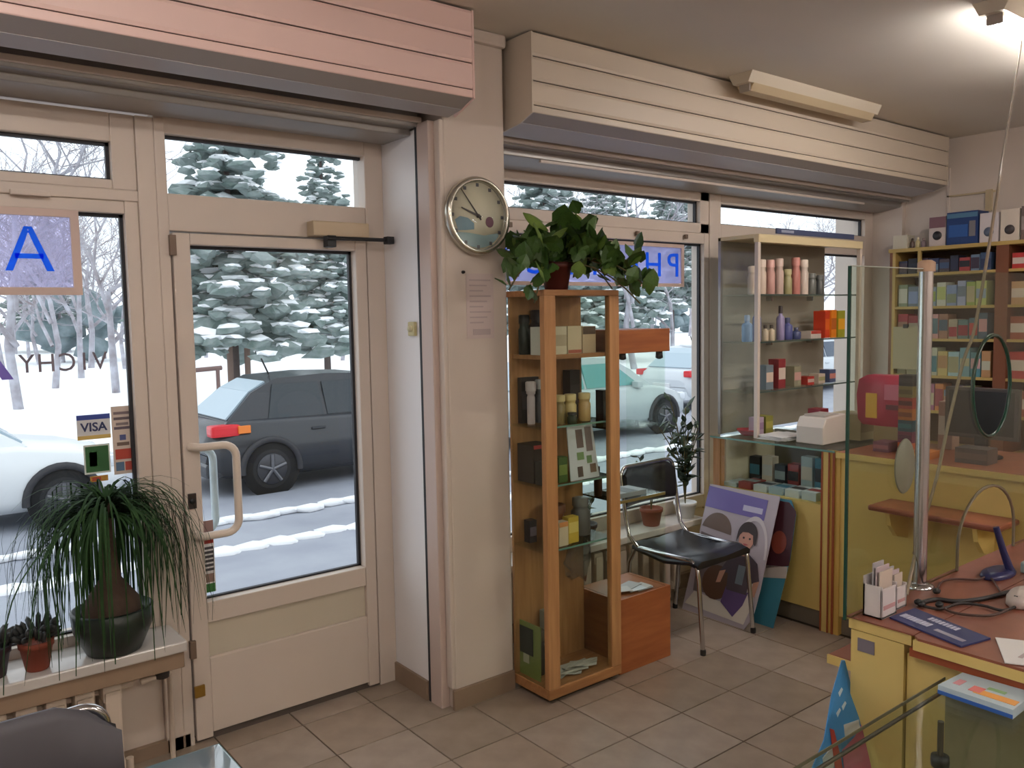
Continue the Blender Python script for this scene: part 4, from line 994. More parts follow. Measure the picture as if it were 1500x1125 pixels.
# goods inside the vitrine
rg = random.Random(12); cols = [(206, 210, 216), (70, 130, 160), (176, 196, 204), (150, 60, 60), (60, 66, 78), (214, 206, 196), (44, 44, 50), (150, 166, 170)]
nm = ['white', 'teal', 'pale blue', 'red', 'slate', 'cream', 'black', 'grey blue']
for i in range(7):
    y = 2.39+i*.085; c = i % 8
    carton('%s box in the back row of the vitrine, %s from its near end' % (nm[c], ('first', 'second', 'third', 'fourth', 'fifth', 'sixth', 'seventh')[i]), 4.10, 4.16, y, y+.07, .66, .66+rg.uniform(.12, .22), cols[c], cols[(c+3) % 8], '-x', 'boxes in the back row of the vitrine')
for i in range(6):
    y = 2.40+i*.10; c = (i*3+2) % 8
    carton('%s flat pack lying at the front of the vitrine, %s from its near end' % (nm[c], ('first', 'second', 'third', 'fourth', 'fifth', 'sixth')[i]), 3.88, 4.02, y, y+.085, .66, .66+rg.uniform(.02, .05), [(196, 208, 214), (206, 214, 218), (170, 190, 204), (206, 210, 214), (150, 60, 56), (190, 204, 210)][i], cols[(c+1) % 8], '+z', 'flat packs at the front of the vitrine')
# ---- upper display cabinet on the counter
t = thing('display_cabinet', 'white framed glass cabinet of cosmetics standing on the counter by the window', 'cabinet', (4.42, 2.92, CT))
ux0, ux1, uy0, uy1, uz1 = 3.905, 4.98, 2.78, 3.05, 2.075
ub = CT+.004
GREYB = M('cabinet back board', (150, 144, 130), .7, var=.05)
B(ux0, ux0+.024, uy0, uy0+.024, ub, uz1-.045).build('post', WHITEFR, t, bevel=.002)
B(ux0, ux1, uy0-.004, uy0+.03, uz1-.045, uz1).build('header', M('cream header', (214, 198, 158), .45), t, bevel=.003)
B(ux1-.024, ux1, uy0, uy0+.024, ub, uz1-.045).build('post', WHITEFR, t, bevel=.002)
B(ux0, ux0+.02, uy1-.02, uy1, ub, uz1).build('post', RAIL, t, bevel=.002)
B(ux0, ux1, uy0+.03, uy1, uz1-.02, uz1).build('top_board', M('cream header', (214, 198, 158), .45), t)
B(ux0+.02, ux1, uy1-.012, uy1, ub, uz1-.02).build('back_board', GREYB, t)
B(ux0+.002, ux0+.007, uy0+.024, uy1-.02, ub, uz1-.03).build('side_pane', GLASSG, t)
for z in (1.48, 1.745, 1.20):
    o = B(ux0+.01, ux1-.01, uy0+.03, uy1-.014, z-.004, z+.004).build('glass_shelf', GLASSG, t); B(ux0+.01, ux1-.01, uy0+.028, uy0+.0305, z-.004, z+.004).build('glass_edge', M('dark glass edge', (70, 86, 80), .3), o)
    for xx in (4.35, 4.78): B(xx, xx+.012, uy1-.05, uy1-.012, z-.03, z-.004).build('bracket', CHROME, o)
rg = random.Random(3)
ordn = ('first', 'second', 'third', 'fourth', 'fifth', 'sixth', 'seventh', 'eighth', 'ninth')
cc = [((206, 186, 170), 'beige'), ((214, 196, 180), 'pale beige'), ((206, 160, 150), 'pink'), ((200, 176, 164), 'rosy'), ((166, 160, 116), 'olive'), ((196, 130, 120), 'coral'), ((220, 206, 192), 'ivory'), ((110, 112, 106), 'dark grey'), ((90, 92, 90), 'charcoal')]
for i in range(9):
    x = 4.02+i*.085; c, n_ = cc[i]
    bottle('%s tube on the top shelf of the window cabinet, %s from its white post' % (n_, ordn[i]), x, 2.90, 1.749, .027, (.16, .20, .20, .21, .15, .22, .21, .13, .12)[i], c, tuple(min(255, v+20) for v in c), 'tubes on the top shelf', 'cosmetic_tube', 'tube', .8)
for i, (x, r_, h, c, cp, n_) in enumerate(((3.96, .03, .15, (120, 150, 190), (150, 170, 200), 'pale blue'), (4.05, .024, .21, (120, 126, 168), (50, 44, 60), 'lilac'), (4.13, .02, .09, (200, 186, 160), (70, 60, 50), 'tiny cream'), (4.19, .02, .09, (200, 186, 160), (70, 60, 50), 'small beige'), (4.28, .024, .20, (150, 140, 176), (60, 50, 50), 'tall lilac'), (4.35, .03, .13, (80, 86, 140), (80, 86, 120), 'navy'), (4.44, .028, .07, (70, 80, 120), (80, 84, 110), 'low navy'))):
    bottle('%s bottle on the middle shelf of the window cabinet, %s from its post' % (n_, ordn[i]), x, 2.89, 1.484, r_, h, c, cp, 'bottles on the middle shelf')
carton('low white box with a red top on the middle shelf of the window cabinet', 4.55, 4.66, 2.86, 2.94, 1.484, 1.53, (206, 196, 186), (180, 70, 60), zb=(.6, 1))
carton('red box at the right end of the middle shelf', 4.67, 4.72, 2.84, 2.92, 1.484, 1.65, (196, 60, 30), (214, 96, 30))
carton('orange box beside the red box on the middle shelf', 4.722, 4.78, 2.83, 2.91, 1.484, 1.655, (222, 130, 30), (176, 90, 30))
carton('green and yellow box at the far right of the middle shelf', 4.782, 4.86, 2.82, 2.90, 1.484, 1.65, (150, 150, 40), (222, 160, 40))
for i, (x, h, c, n_) in enumerate(((4.10, .14, (110, 124, 134), 'slate'), (4.22, .17, (140, 50, 54), 'dark red'), (4.38, .12, (150, 146, 120), 'khaki'), (4.52, .05, (180, 60, 50), 'low red'), (4.64, .06, (206, 190, 172), 'low cream'), (4.76, .08, (84, 96, 130), 'blue'))):
    carton('%s carton on the lower glass shelf of the window cabinet' % n_, x, x+.07, 2.86, 2.93, 1.204, 1.204+h, c, cc[i][0], group='cartons on the lower glass shelf')
# things standing on the vitrine top in front of the upper cabinet
z = CT+.004
t = thing('printer', 'white receipt printer on the counter top in front of the window cabinet', 'printer', (4.05, 2.47, z))
MB().prism([(3.94, z), (3.94, z+.09), (3.97, z+.14), (4.16, z+.15), (4.18, z)], 2.40, 2.56, 'y').build('housing', M('printer white', (212, 204, 196), .5), t, bevel=.006)
B(3.985, 4.12, 2.42, 2.54, z+.14, z+.152).build('lid', M('printer grey', (180, 172, 164), .5), t)
t = thing('paper_stack', 'untidy stack of white papers left of the receipt printer', 'paper', (4.0, 2.68, z)); rg = random.Random(2)
for i in range(7):
    o = MB().box(-.10, .10, -.085, .085, 0, .003).build('sheet', PAPER, t, local=True); o.location = (rg.uniform(-.012, .012), rg.uniform(-.02, .02), .0035*i+.001); o.rotation_euler.z = rg.uniform(-.25, .25)
carton('beige cardboard box behind the receipt printer on the counter', 4.22, 4.38, 2.35, 2.53, z, z+.14, (176, 164, 132), (150, 136, 104))
carton('dark red small box between printer and window cabinet', 4.24, 4.32, 2.60, 2.68, z, z+.15, (140, 40, 52), (170, 60, 70))
carton('yellow green pack at the left of the counter top, in the window cabinet', 4.10, 4.17, 2.86, 2.94, z, z+.10, (150, 146, 70), (180, 170, 90))
carton('lilac pack beside the yellow green pack in the window cabinet', 4.02, 4.08, 2.86, 2.92, z, z+.10, (190, 166, 186), (160, 130, 160))
t = thing('bowl', 'red dish on the vitrine top at the foot of the white post', 'bowl', (4.0, 2.90, z))
MB().lathe([(.03, 0), (.034, .002), (.062, .03), (.064, .036), (.058, .034), (.03, .006), (0, .005)], (3.985, 2.90, z), 20).build('dish', M('red dish', (176, 50, 52), .4), t)
# big red bag, colourful column and clutter along the back counter
z = CT
t = thing('product_bag', 'large red and yellow product bag standing on the back counter', 'bag', (4.22, 2.17, z))
t.location = (4.24, 2.19, z)
MB().loft([[(4.24+dx*f, 2.20+dy*f*1.25, z+h) for dx, dy in ((-.05, -.12), (.05, -.12), (.06, 0), (.05, .12), (-.05, .12), (-.06, 0))] for h, f in ((.10, .85), (.13, 1.0), (.26, 1.05), (.34, .98), (.365, .7))]).build('bag', M('bag crimson', (176, 40, 76), .4), t)
B(4.176, 4.184, 2.24, 2.30, z+.14, z+.27).build('print', M('bag yellow', (222, 170, 50), .4), t); B(4.176, 4.184, 2.10, 2.20, z+.24, z+.32).build('print', M('bag pink', (206, 110, 140), .4), t); B(4.176, 4.184, 2.10, 2.19, z+.19, z+.215).build('print', M('bag maroon', (96, 24, 50), .4), t)
B(4.19, 4.29, 2.07, 2.26, z, z+.10).build('tray', M('bag tray', (150, 132, 96), .6), t)
stk = [((36, 34, 36), (60, 58, 60), 'black'), ((120, 104, 60), (90, 76, 40), 'khaki'), ((150, 50, 36), (90, 30, 26), 'rust'), ((170, 100, 40), (120, 60, 30), 'amber'), ((30, 70, 84), (40, 100, 110), 'teal'), ((110, 40, 70), (80, 30, 60), 'plum'), ((196, 90, 40), (150, 60, 30), 'orange')]
zz = z
for i, (c, b_, n_) in enumerate(stk[::-1]):
    carton('%s carton in the slim stack on the back counter, %s from below' % (n_, ordn[i]), 4.00, 4.07, 1.965, 2.035, zz, zz+.055, c, b_, '-x', 'cartons in the slim stack'); zz += .0555
pal0 = [(180, 170, 160), (200, 120, 100), (110, 120, 130), (150, 160, 150), (190, 150, 90)]
t = thing('monitor', 'dark flat monitor turned away on the back counter behind the glass screen', 'monitor', (4.15, 1.72, z))
B(4.15, 4.18, 1.55, 1.88, z+.09, z+.33, b=.006).build('casing', M('monitor grey', (66, 64, 64), .5), t); B(4.147, 4.152, 1.57, 1.86, z+.11, z+.315).build('screen', M('screen', (44, 46, 48), .2), t)
B(4.15, 4.18, 1.69, 1.74, z+.01, z+.10).build('neck', BLKPL, t); MB().lathe([(.09, 0), (.09, .008), (.03, .014)], (4.17, 1.715, z), 20).build('foot', BLKPL, t)
carton('dark grey box on the back counter before the monitor', 3.95, 4.06, 1.60, 1.74, z, z+.07, (84, 74, 74), (110, 90, 84), '-x')
carton('orange card tray on the back counter left of the monitor', 3.92, 4.02, 1.84, 1.93, z, z+.035, (190, 110, 50), (206, 160, 70), '-x')
carton('plum pack lying at the foot of the red bag', 3.98, 4.08, 2.07, 2.15, z, z+.05, (110, 64, 84), (150, 90, 100), '-x')

for i, (y, wd, h, c, n_) in enumerate(((1.90, .07, .24, (150, 120, 110), 'rosy brown'), (1.40, .09, .20, (120, 60, 50), 'dark red'), (1.30, .08, .26, (160, 150, 120), 'beige'), (1.20, .09, .16, (70, 84, 84), 'slate green'), (1.10, .08, .22, (150, 90, 50), 'amber brown'))):
    carton('%s carton at the back of the counter near the dark monitor' % n_, 4.28, 4.36, y, y+wd, z, z+h, c, pal0[i], '-x', group='cartons at the back of the counter')
t = thing('hanging_card', 'plain beige card hung on the front of the wall rack beside its window end', 'card', (5.74, 2.87, 1.22))
B(5.738, 5.744, 2.79, 2.965, 1.235, 1.53).build('card', M('card beige plain', (160, 150, 122), .7), t)
B(5.734, 5.748, 2.86, 2.895, 1.52, 1.548, b=.002).build('clip', BLKPL, t)

# ---- wall rack on the right
t = thing('shelf_rack', 'tall cream wall rack full of medicines on the right wall', 'shelf', (5.9, 2.3, 0))
sx0, sx1 = 5.75, 6.045; SZ = [.10, .42, .70, .95, 1.19, 1.44, 1.66, 1.885]
RC = M('rack cream', (178, 150, 86), .45); RB = M('rack brown', (112, 66, 42), .5)
for y0, y1, mt in ((2.985, 3.005, RB), (2.965, 2.985, RC), (2.235, 2.31, RB), (1.42, 1.445, RC)): B(sx0, sx1, y0, y1, 0, 2.045).build('side_panel', mt, t)
B(sx0-.004, sx1, 1.42, 3.015, 2.045, 2.07).build('top_board', RC, t, bevel=.002)
B(sx1-.012, sx1, 1.44, 2.98, 0, 2.045).build('back_board', M('rack back', (92, 66, 44), .7), t)
for z in SZ:
    B(sx0+.004, sx1-.012, 2.31, 2.965, z-.009, z+.009).build('shelf_board', RC, t); B(sx0+.004, sx1-.012, 1.445, 2.235, z-.009, z+.009).build('shelf_board', RC, t)
B(sx0, sx0+.02, 2.79, 2.81, 1.885, 2.045).build('divider', RC, t)
pal = [[(40, 44, 66), (30, 32, 40), (62, 50, 66), (44, 52, 84), (70, 60, 70), (36, 40, 54), (150, 60, 60), (110, 130, 150), (60, 80, 110)],
       [(120, 134, 110), (96, 112, 128), (170, 160, 130), (130, 150, 170), (190, 190, 180), (120, 140, 180), (150, 160, 190), (140, 160, 80), (170, 180, 110)],
       [(150, 40, 52), (130, 34, 44), (170, 60, 50), (190, 140, 140), (150, 110, 90), (160, 150, 130), (90, 120, 120), (70, 100, 110), (60, 84, 100)],
       [(150, 144, 110), (170, 164, 130), (190, 150, 150), (180, 180, 160), (190, 170, 110), (150, 180, 190), (110, 150, 160), (70, 120, 130), (170, 130, 90)],
       [(180, 140, 120), (150, 150, 150), (200, 190, 180), (150, 90, 120), (190, 120, 70), (120, 140, 160), (90, 70, 90), (180, 170, 140), (140, 60, 70)]]
pn = ['navy', 'black', 'plum', 'blue', 'mauve', 'dark blue', 'red', 'grey blue', 'steel']
rows = [(1.885, .115, 0), (1.66, .17, 1), (1.44, .17, 2), (1.19, .2, 3), (.95, .19, 4)]
shn = ['top', 'second', 'third', 'fourth', 'fifth']
rg = random.Random(41)
def cname(c):
    r_, g_, b_ = c; mx, mn = max(c), min(c)
    if mx < 70: return 'near black'
    if mx-mn < 26: return 'pale grey' if mx > 150 else 'dark grey'
    if r_ == mx: return ('pink' if r_ > 170 and b_ > 110 else 'dark red') if g_ < r_*.75 else 'beige'
    if g_ == mx: return 'green'
    return 'blue'
for z, hm, ri in rows:
    y = 2.955
    for i in range(9):
        wd = rg.uniform(.055, .075); c = pal[ri][i]; h = hm*rg.uniform(.72, 1)
        carton('%s carton on the %s shelf of the wall rack, %s from the window' % (cname(c), shn[ri], ordn[i]), 5.775, 5.90, y-wd, y-.004, z+.009, z+.009+h, c, pal[ri][(i+4) % 9], '-x', 'cartons on the %s shelf of the wall rack' % shn[ri], zb=(rg.uniform(.1, .4), rg.uniform(.55, .85)))
        y -= wd+.0015
        if y < 2.39: break
for z, hm, ri in rows:
    y = 2.228
    for i in range(3):
        c = ((176, 50, 50), (190, 150, 110), (150, 80, 60))[(i+ri) % 3]; wd = rg.uniform(.08, .1)
        carton('%s carton, %s shelf of the rear rack bay, %s from the brown post' % (cname(c), shn[ri], ordn[i]), 5.775, 5.90, y-wd, y-.004, z+.009, z+.009+hm*.85, c, (206, 190, 180), '-x', 'cartons in the rear rack bay')
        y -= wd
# on top of the rack
z = 2.07
carton('plain white box at the window end of the rack top', 5.79, 5.90, 2.905, 3.005, z, z+.095, (206, 198, 178))
bottle('small brown bottle beside the white box on the rack top', 5.82, 2.882, z, .014, .07, (96, 74, 64), (70, 56, 50))
bottle('small cream bottle on the rack top, second from the white box', 5.82, 2.845, z, .015, .075, (190, 176, 130), (206, 196, 170))
bottle('small mauve bottle on the rack top, third from the white box', 5.82, 2.805, z, .017, .065, (130, 112, 116), (150, 130, 130))
def device_box(label, y0, y1, h, top, face, disc):
    t = thing('device_box', label, 'box', (5.86, (y0+y1)/2, z))
    B(5.79, 5.93, y0, y1, z, z+h, b=.002).build('box', M('card %d %d %d' % face, face, .5), t)
    if top: B(5.788, 5.791, y0+.001, y1-.001, z+h*.62, z+h*.98).build('printed_band', M('card %d %d %d' % top, top, .5), t)
    MB().lathe([(0, -.002), (.030, -.002), (.030, .001)], (5.789, (y0+y1)/2, z+h*.36), 18, 'x').build('printed_dial', M('card %d %d %d' % disc, disc, .4), t)
    return t
device_box('white monitor carton with grey and red top on the rack', 2.645, 2.755, .20, (128, 92, 100), (200, 186, 180), (44, 42, 48))
t = thing('carton', 'large dark blue carton on top of the wall rack', 'box', (5.86, 2.53, z))
B(5.78, 5.94, 2.438, 2.635, z, z+.215, b=.002).build('box', M('card navy', (30, 58, 110), .45), t)
B(5.777, 5.781, 2.44, 2.633, z+.175, z+.205).build('printed_band', M('card sky', (80, 120, 150), .45), t); B(5.777, 5.781, 2.50, 2.62, z+.05, z+.13).build('printed_band', M('card mid blue', (40, 84, 150), .45), t); B(5.777, 5.781, 2.452, 2.49, z+.05, z+.15).build('printed_band', M('card grey', (120, 116, 120), .45), t)
device_box('white carton with blue dial beside the dark blue carton on the rack', 2.318, 2.43, .19, None, (206, 198, 200), (96, 104, 124))
device_box('taller white carton with dark dial above the brown rack post', 2.195, 2.305, .20, None, (212, 200, 186), (70, 62, 62))
carton('grey carton on the rack top past the taller white carton', 5.79, 5.93, 2.07, 2.185, z, z+.21, (110, 96, 92), (150, 140, 136), '-x')
t = thing('cable_duct', 'thin painted cable duct on the right wall above the blue carton', 'duct', (6.04, 2.75, 2.28))
B(6.036, 6.052, 2.74, 2.755, 2.28, 2.62).build('duct', WALL, t); B(6.036, 6.052, 2.44, 2.755, 2.42, 2.432).build('duct', M('duct beige', (190, 172, 140), .6), t); B(6.030, 6.052, 2.46, 2.50, 2.30, 2.44).build('junction_box', M('duct beige', (190, 172, 140), .6), t)

# ---- front service counter
DX, DY, DZ = 1.768, 1.008, .945
t = thing('counter', 'cream service counter with red brown top at the right foreground', 'counter', (2.6, .6, 0))
B(DX+.004, 3.45, .878, DY-.006, 0, DZ-.03).build('front_panel', CREAM, t)
B(DX+.012, DX+.032, .05, .874, 0, DZ-.05).build('side_panel', CREAM, t)
B(DX+.04, 3.45, .10, .878, 0, .08).build('plinth', M('kick strip grey', (120, 110, 98), .4), t)
B(DX+.004, 3.45, .862, DY, DZ-.028, DZ-.002).build('worktop_edge', CREAM, t); B(DX, 3.45, .855, DY+.004, DZ-.003, DZ).build('worktop', REDTOP, t)
MB().prism([(DX-.012, .05), (DX-.012, .84), (DX+.0, .853), (3.45, .853), (3.45, .05)], DZ-.006, DZ-.0005, 'z').build('worktop', REDTOP, t)
B(DX-.014, 3.45, .05, .85, DZ-.028, DZ-.006).build('worktop_edge', CREAM, t); B(DX-.008, 3.45, .05, .86, DZ-.046, DZ-.028).build('worktop_edge', REDEDGE, t)
B(DX+.002, DX+.005, .945, .985, DZ-.075, DZ-.045).build('maker_plate', M('plate grey', (120, 112, 120), .5), t)
B(2.02, 3.3, DY, DY+.20, .70, .725).build('bag_shelf', REDTOP, t, bevel=.004); B(2.015, 2.021, DY, DY+.20, .70, .724).build('shelf_edge', CREAM, t)
for x in (2.3, 3.0): MB().prism([(DY, .70), (DY+.18, .70), (DY+.15, .63), (DY, .56)], x, x+.02, 'x').build('shelf_bracket', CREAM, t)

# glass screen with its chrome post
GY = 1.0
def pane_curve(name, outer, holes, parent, mat):
    cu = bpy.data.curves.new(name, 'CURVE'); cu.dimensions = '2D'; cu.fill_mode = 'BOTH'; cu.extrude = .003
    for pts in [outer]+holes:
        s = cu.splines.new('POLY'); s.points.add(len(pts)-1); s.use_cyclic_u = True
        for i, (x, z) in enumerate(pts): s.points[i].co = (x, z, 0, 1)
    me = curve_mesh(cu); me.name = name; me.materials.clear(); me.materials.append(mat)
    me.transform(Matrix.Translation((0, GY, 0)) @ Matrix.Rotation(PI/2, 4, 'X')); me.transform(Matrix.Translation(-parent.location))
    o = bpy.data.objects.new(name, me); COL.objects.link(o); o.parent = parent; return o
SCR = glassmat('screen glass', (240, 244, 236), 1.0)
t = thing('glass_screen', 'glass screen held by a chrome post along the service counter', 'screen', (2.09, GY, DZ))
MB().tube([(2.092, GY, DZ), (2.092, GY, 1.755)], .0165, 16).build('post', CHROME, t)
MB().lathe([(.034, 0), (.034, .006), (.02, .012)], (2.092, GY, DZ), 18).build('post_foot', CHROME, t)
MB().lathe([(.021, 0), (.021, .022), (.012, .028)], (2.092, GY, 1.742), 14).build('post_cap', M('cap beige', (190, 156, 130), .5), t)
pane_curve('glass_pane', [(1.742, DZ), (2.07, DZ), (2.07, 1.748), (1.742, 1.748)], [], t, SCR)
B(1.738, 1.7425, GY-.0035, GY+.0035, DZ, 1.748).build('glass_edge', GLASSE, t); B(1.742, 2.07, GY-.0031, GY+.0031, 1.7475, 1.7495).build('glass_edge', M('bright glass edge', (190, 196, 186), .3), t)
arch = [(2.30, DZ)]+[(2.482-.182*math.cos(a), DZ+.06+.145*math.sin(a)) for a in [i*PI/16 for i in range(17)]]+[(2.664, DZ)]
hole = [(2.486+.120*math.cos(a), 1.433+.142*math.sin(a)) for a in [i*PI/16 for i in range(32)]]
pane_curve('glass_pane', [(2.114, DZ)]+arch+[(3.40, DZ), (3.40, 1.748), (2.114, 1.748)], [hole], t, SCR)
MB().tube([(x, GY, zq) for x, zq in arch], .0045, 6).build('arch_edge', M('arch edge', (120, 110, 90), .25), t)
MB().tube([(x, GY, zq) for x, zq in hole], .0055, 6, closed=True).build('speech_hole_edge', GLASSE, t)
MB().lathe([(0, -.003), (.046, -.003), (.048, 0), (.046, .002), (0, .002)], (0, 0, 0), 24, 'y').build('tmp_disc', None)
dsc = bpy.data.objects['tmp_disc']; dsc.name = 'frosted_disc'; dsc.data.name = 'frosted_disc'; dsc.data.materials.append(M('disc grey', (120, 122, 104), .5)); dsc.parent = t; dsc.location = (1.990-2.09, -.006, 1.270-DZ); dsc.scale = (1, 1, 1.42)
dsc['label'] = 'grey green oval disc stuck on the left pane'

# cables
t = thing('cable', 'pale cord hanging from the ceiling lamp down to the service counter', 'cable', (3.6, 1.42, ZC))
pts = [Vector((3.66, 1.42, 2.75)), Vector((3.52, 1.38, 2.58)), Vector((3.02, 1.22, 2.18)), Vector((2.60, 1.06, 2.0)), ony(1460, 290, 1.035), ony(1430, 470, 1.02), ony(1411, 530, 1.02), ony(1388, 626, 1.018), ony(1372, 700, 1.016), ony(1346, 790, 1.014), ony(1328, 856, .985)]
pts = [ony(1497, 50, 1.39), ony(1482, 150, 1.28), ony(1468, 235, 1.16)]+pts[4:]
pts[-1].z = DZ+.006
def smooth(p, n=5):
    out = []
    for i in range(len(p)-1):
        a, b, c, d = p[max(i-1, 0)], p[i], p[i+1], p[min(i+2, len(p)-1)]
        for k in range(n):
            u = k/n; out.append(.5*((2*b)+(c-a)*u+(2*a-5*b+4*c-d)*u*u+(3*b-a-3*c+d)*u**3))
    return out+[p[-1]]
MB().tube(smooth([Vector((3.66, 1.42, 2.76))]+pts), .0042, 6).build('cord', M('cord beige', (150, 134, 116), .6), t)
MB().tube([ony(1347, 790, 1.014), ony(1341, 812, 1.014)], .008, 8).build('cord_switch', M('cord dark', (90, 78, 66), .5), t)
def cable(label, pxs, r, col, z=DZ+.006):
    p = [onz(a, b, z+(c[0] if c else 0)) for a, b, *c in pxs]; t = thing('cable', label, 'cable', tuple(p[0]))
    MB().tube(smooth(p), r, 6).build('cord', M('cable %d %d %d' % col, col, .5), t)
    e0 = p[0]; MB().blob(e0+Vector((0, 0, .004)), .014, .010, .008, 1).build('plug', BLKPL, t)
cable('thick black cable bundle across the service counter top', [(1345, 884), (1372, 878), (1400, 881), (1440, 877), (1475, 868), (1500, 862)], .0055, (26, 22, 24))
cable('thin black cable looping to the right edge of the service counter', [(1350, 887), (1378, 892), (1405, 884), (1440, 887), (1468, 894), (1490, 888)], .0034, (34, 28, 28))
cable('thin brown cable sagging below the bundle on the service counter', [(1376, 888), (1400, 898), (1440, 902), (1462, 899), (1476, 893)], .003, (70, 48, 40))
cable('thin dark cable from the chrome post towards the blue stand', [(1372, 868), (1380, 852), (1400, 848), (1430, 849), (1450, 846), (1466, 868)], .0028, (80, 50, 44))

# things on the service counter
def card_holder(label, x0, x1, y0, y1, h, back):
    t = thing('card_holder', label, 'card holder', ((x0+x1)/2, (y0+y1)/2, DZ))
    B(x0, x1, y0, y0+.004, DZ, DZ+h*.55, b=.001).build('front_wall', M('holder white', (216, 208, 208), .4), t)
    B(x0, x1, y1-.004, y1, DZ, DZ+h*.75).build('back_wall', M('holder white', (216, 208, 208), .4), t)
    B(x0, x0+.004, y0, y1, DZ, DZ+h*.6).build('side_wall', M('holder white', (216, 208, 208), .4), t); B(x1-.004, x1, y0, y1, DZ, DZ+h*.6).build('side_wall', M('holder white', (216, 208, 208), .4), t); B(x0, x1, y0, y1, DZ, DZ+.004).build('base', M('holder white', (216, 208, 208), .4), t)
    for i in range(3): B(x0+.006, x1-.006-.01*(i == 2), y0+.008+.008*i, y0+.011+.008*i, DZ+.006, DZ+h*(.86+.07*i)).build('card', M('holder card %d' % i, ((206, 190, 176), (198, 180, 184), back)[i], .6), t)
    B(x0+.008, x1-.008, y0-.0008, y0+.0008, DZ+h*.16, DZ+h*.24).build('print', M('faint print pink', (196, 150, 150), .6), t)
card_holder('white card holder with leaflets at the left corner of the service counter', 1.80, 1.868, .945, .99, .125, (180, 176, 180))
card_holder('smaller white card holder beside the first on the service counter', 1.885, 1.935, .955, .995, .095, (212, 200, 190))
t = thing('counter_mat', 'dark blue printed strip mat lying on the service counter', 'mat', (1.85, .84, DZ))
a, b, c, d = onz(1303, 906, DZ), onz(1340, 893, DZ), onz(1451, 937, DZ), onz(1408, 949, DZ)
def matq(nm, u0, u1, v0, v1, z0, z1, mt):
    def q(u, v, z): p = (a.lerp(d, u)).lerp(b.lerp(c, u), v); return (p.x, p.y, z)
    vs = [q(u0, v0, z0), q(u1, v0, z0), q(u1, v1, z0), q(u0, v1, z0), q(u0, v0, z1), q(u1, v0, z1), q(u1, v1, z1), q(u0, v1, z1)]
    MB().add(vs, [(0, 3, 2, 1), (4, 5, 6, 7), (0, 1, 5, 4), (1, 2, 6, 5), (2, 3, 7, 6), (3, 0, 4, 7)]).build(nm, mt, t)
matq('mat', 0, 1, 0, 1, DZ+.0003, DZ+.004, M('mat navy', (36, 44, 98), .4))
WP = M('mat print', (186, 186, 206), .5)
for i in range(9): matq('print', .05+i*.045, .085+i*.045, .26, .5, DZ+.0035, DZ+.0048, WP)
for i in range(8): matq('print', .30+i*.05, .335+i*.05, .66, .86, DZ+.0035, DZ+.0048, WP)
matq('print', .55, .93, .22, .36, DZ+.0035, DZ+.0048, M('mat print pale', (150, 146, 160), .5))
t = thing('handset_stand', 'dark blue stand with a slanted arm on the service counter', 'stand', tuple(onz(1462, 842, DZ)))
p = onz(1462, 842, DZ); top = ony(1459, 772, p.y+.01)
MB().loft([[(p.x+.075*k*math.cos(q), p.y+.035*k*math.sin(q), DZ+h) for q in [i*PI/8 for i in range(16)]] for h, k in ((0, .95), (.004, 1), (.012, .9), (.016, .6))]).build('base', M('stand navy', (36, 38, 84), .35), t)
pb = onz(1480, 842, DZ)
MB().tube([(pb.x, pb.y, DZ+.01), ((pb.x+top.x)/2, (pb.y+top.y)/2, (DZ+top.z)/2), tuple(top)], [.011, .009, .008], 10).build('arm', M('stand navy', (36, 38, 84), .35), t)
B(p.x+.06, p.x+.12, p.y-.06, p.y-.03, DZ, DZ+.03, b=.006).build('clip', M('stand clip', (150, 170, 170), .4), t)
t = thing('mouse', 'pale grey computer mouse at the right edge of the service counter', 'mouse', tuple(onz(1496, 878, DZ)))
p = onz(1500, 884, DZ)
MB().loft([[(p.x+.062*k*math.cos(q)+.0, p.y+.034*k*math.sin(q), DZ+h) for q in [i*PI/8 for i in range(16)]] for h, k in ((0, .9), (.004, 1), (.02, .97), (.032, .75), (.038, .3))]).build('shell', M('mouse shell', (190, 178, 172), .4), t)
B(p.x-.05, p.x-.044, p.y-.004, p.y+.004, DZ+.02, DZ+.03, b=.001).build('wheel', BLKPL, t)
t = thing('paper_sheet', 'white paper sheet at the right edge of the service counter', 'paper', tuple(onz(1490, 965, DZ)))
p = onz(1500, 962, DZ); o = MB().loft([[(-.07, -.05, 0), (.07, -.05, 0), (.07, .05, 0), (-.07, .05, 0)], [(-.07, -.05, .002), (.07, -.05, .002), (.07, .05, .002), (-.07, .05, .002)]], False).build('sheet', PAPER, t, local=True)
o.location = (p-t.location).xy.to_3d()+Vector((.02, 0, .001)); o.rotation_euler.z = .5
B(p.x-.02, p.x+.05, p.y-.004, p.y+.004, DZ+.003, DZ+.0038).build('print_line', M('faint print', (184, 168, 168), .8), t)

# ---- glass showcase in the foreground
t = thing('glass_showcase', 'low glass showcase in the bottom right foreground beside the service counter', 'showcase', (1.3, .4, 0))
gx0, gx1, gy0, gy1, gz1 = .95, 1.742, .05, .775, .885
B(gx0, gx1, gy0, gy1, gz1-.006, gz1).build('glass_top', GLASSG, t)
B(gx0-.001, gx1, gy1-.0005, gy1+.0015, gz1-.006, gz1).build('glass_edge', M('case edge olive', (96, 92, 70), .3), t)
MB().tube([(gx0, gy1-.018, gz1-.010), (gx1, gy1-.018, gz1-.010)], .004, 6).build('edge_strip', M('case strip dark', (56, 50, 40), .4), t)
B(gx0, gx1, gy1-.008, gy1-.002, .40, gz1-.006).build('glass_side', GLASSG, t); B(gx0, gx0+.006, gy0, gy1, .40, gz1-.006).build('glass_side', GLASSG, t)
B(gx0, gx1, gy0, gy1, .0, .40).build('base', M('case base olive', (150, 140, 100), .5), t)
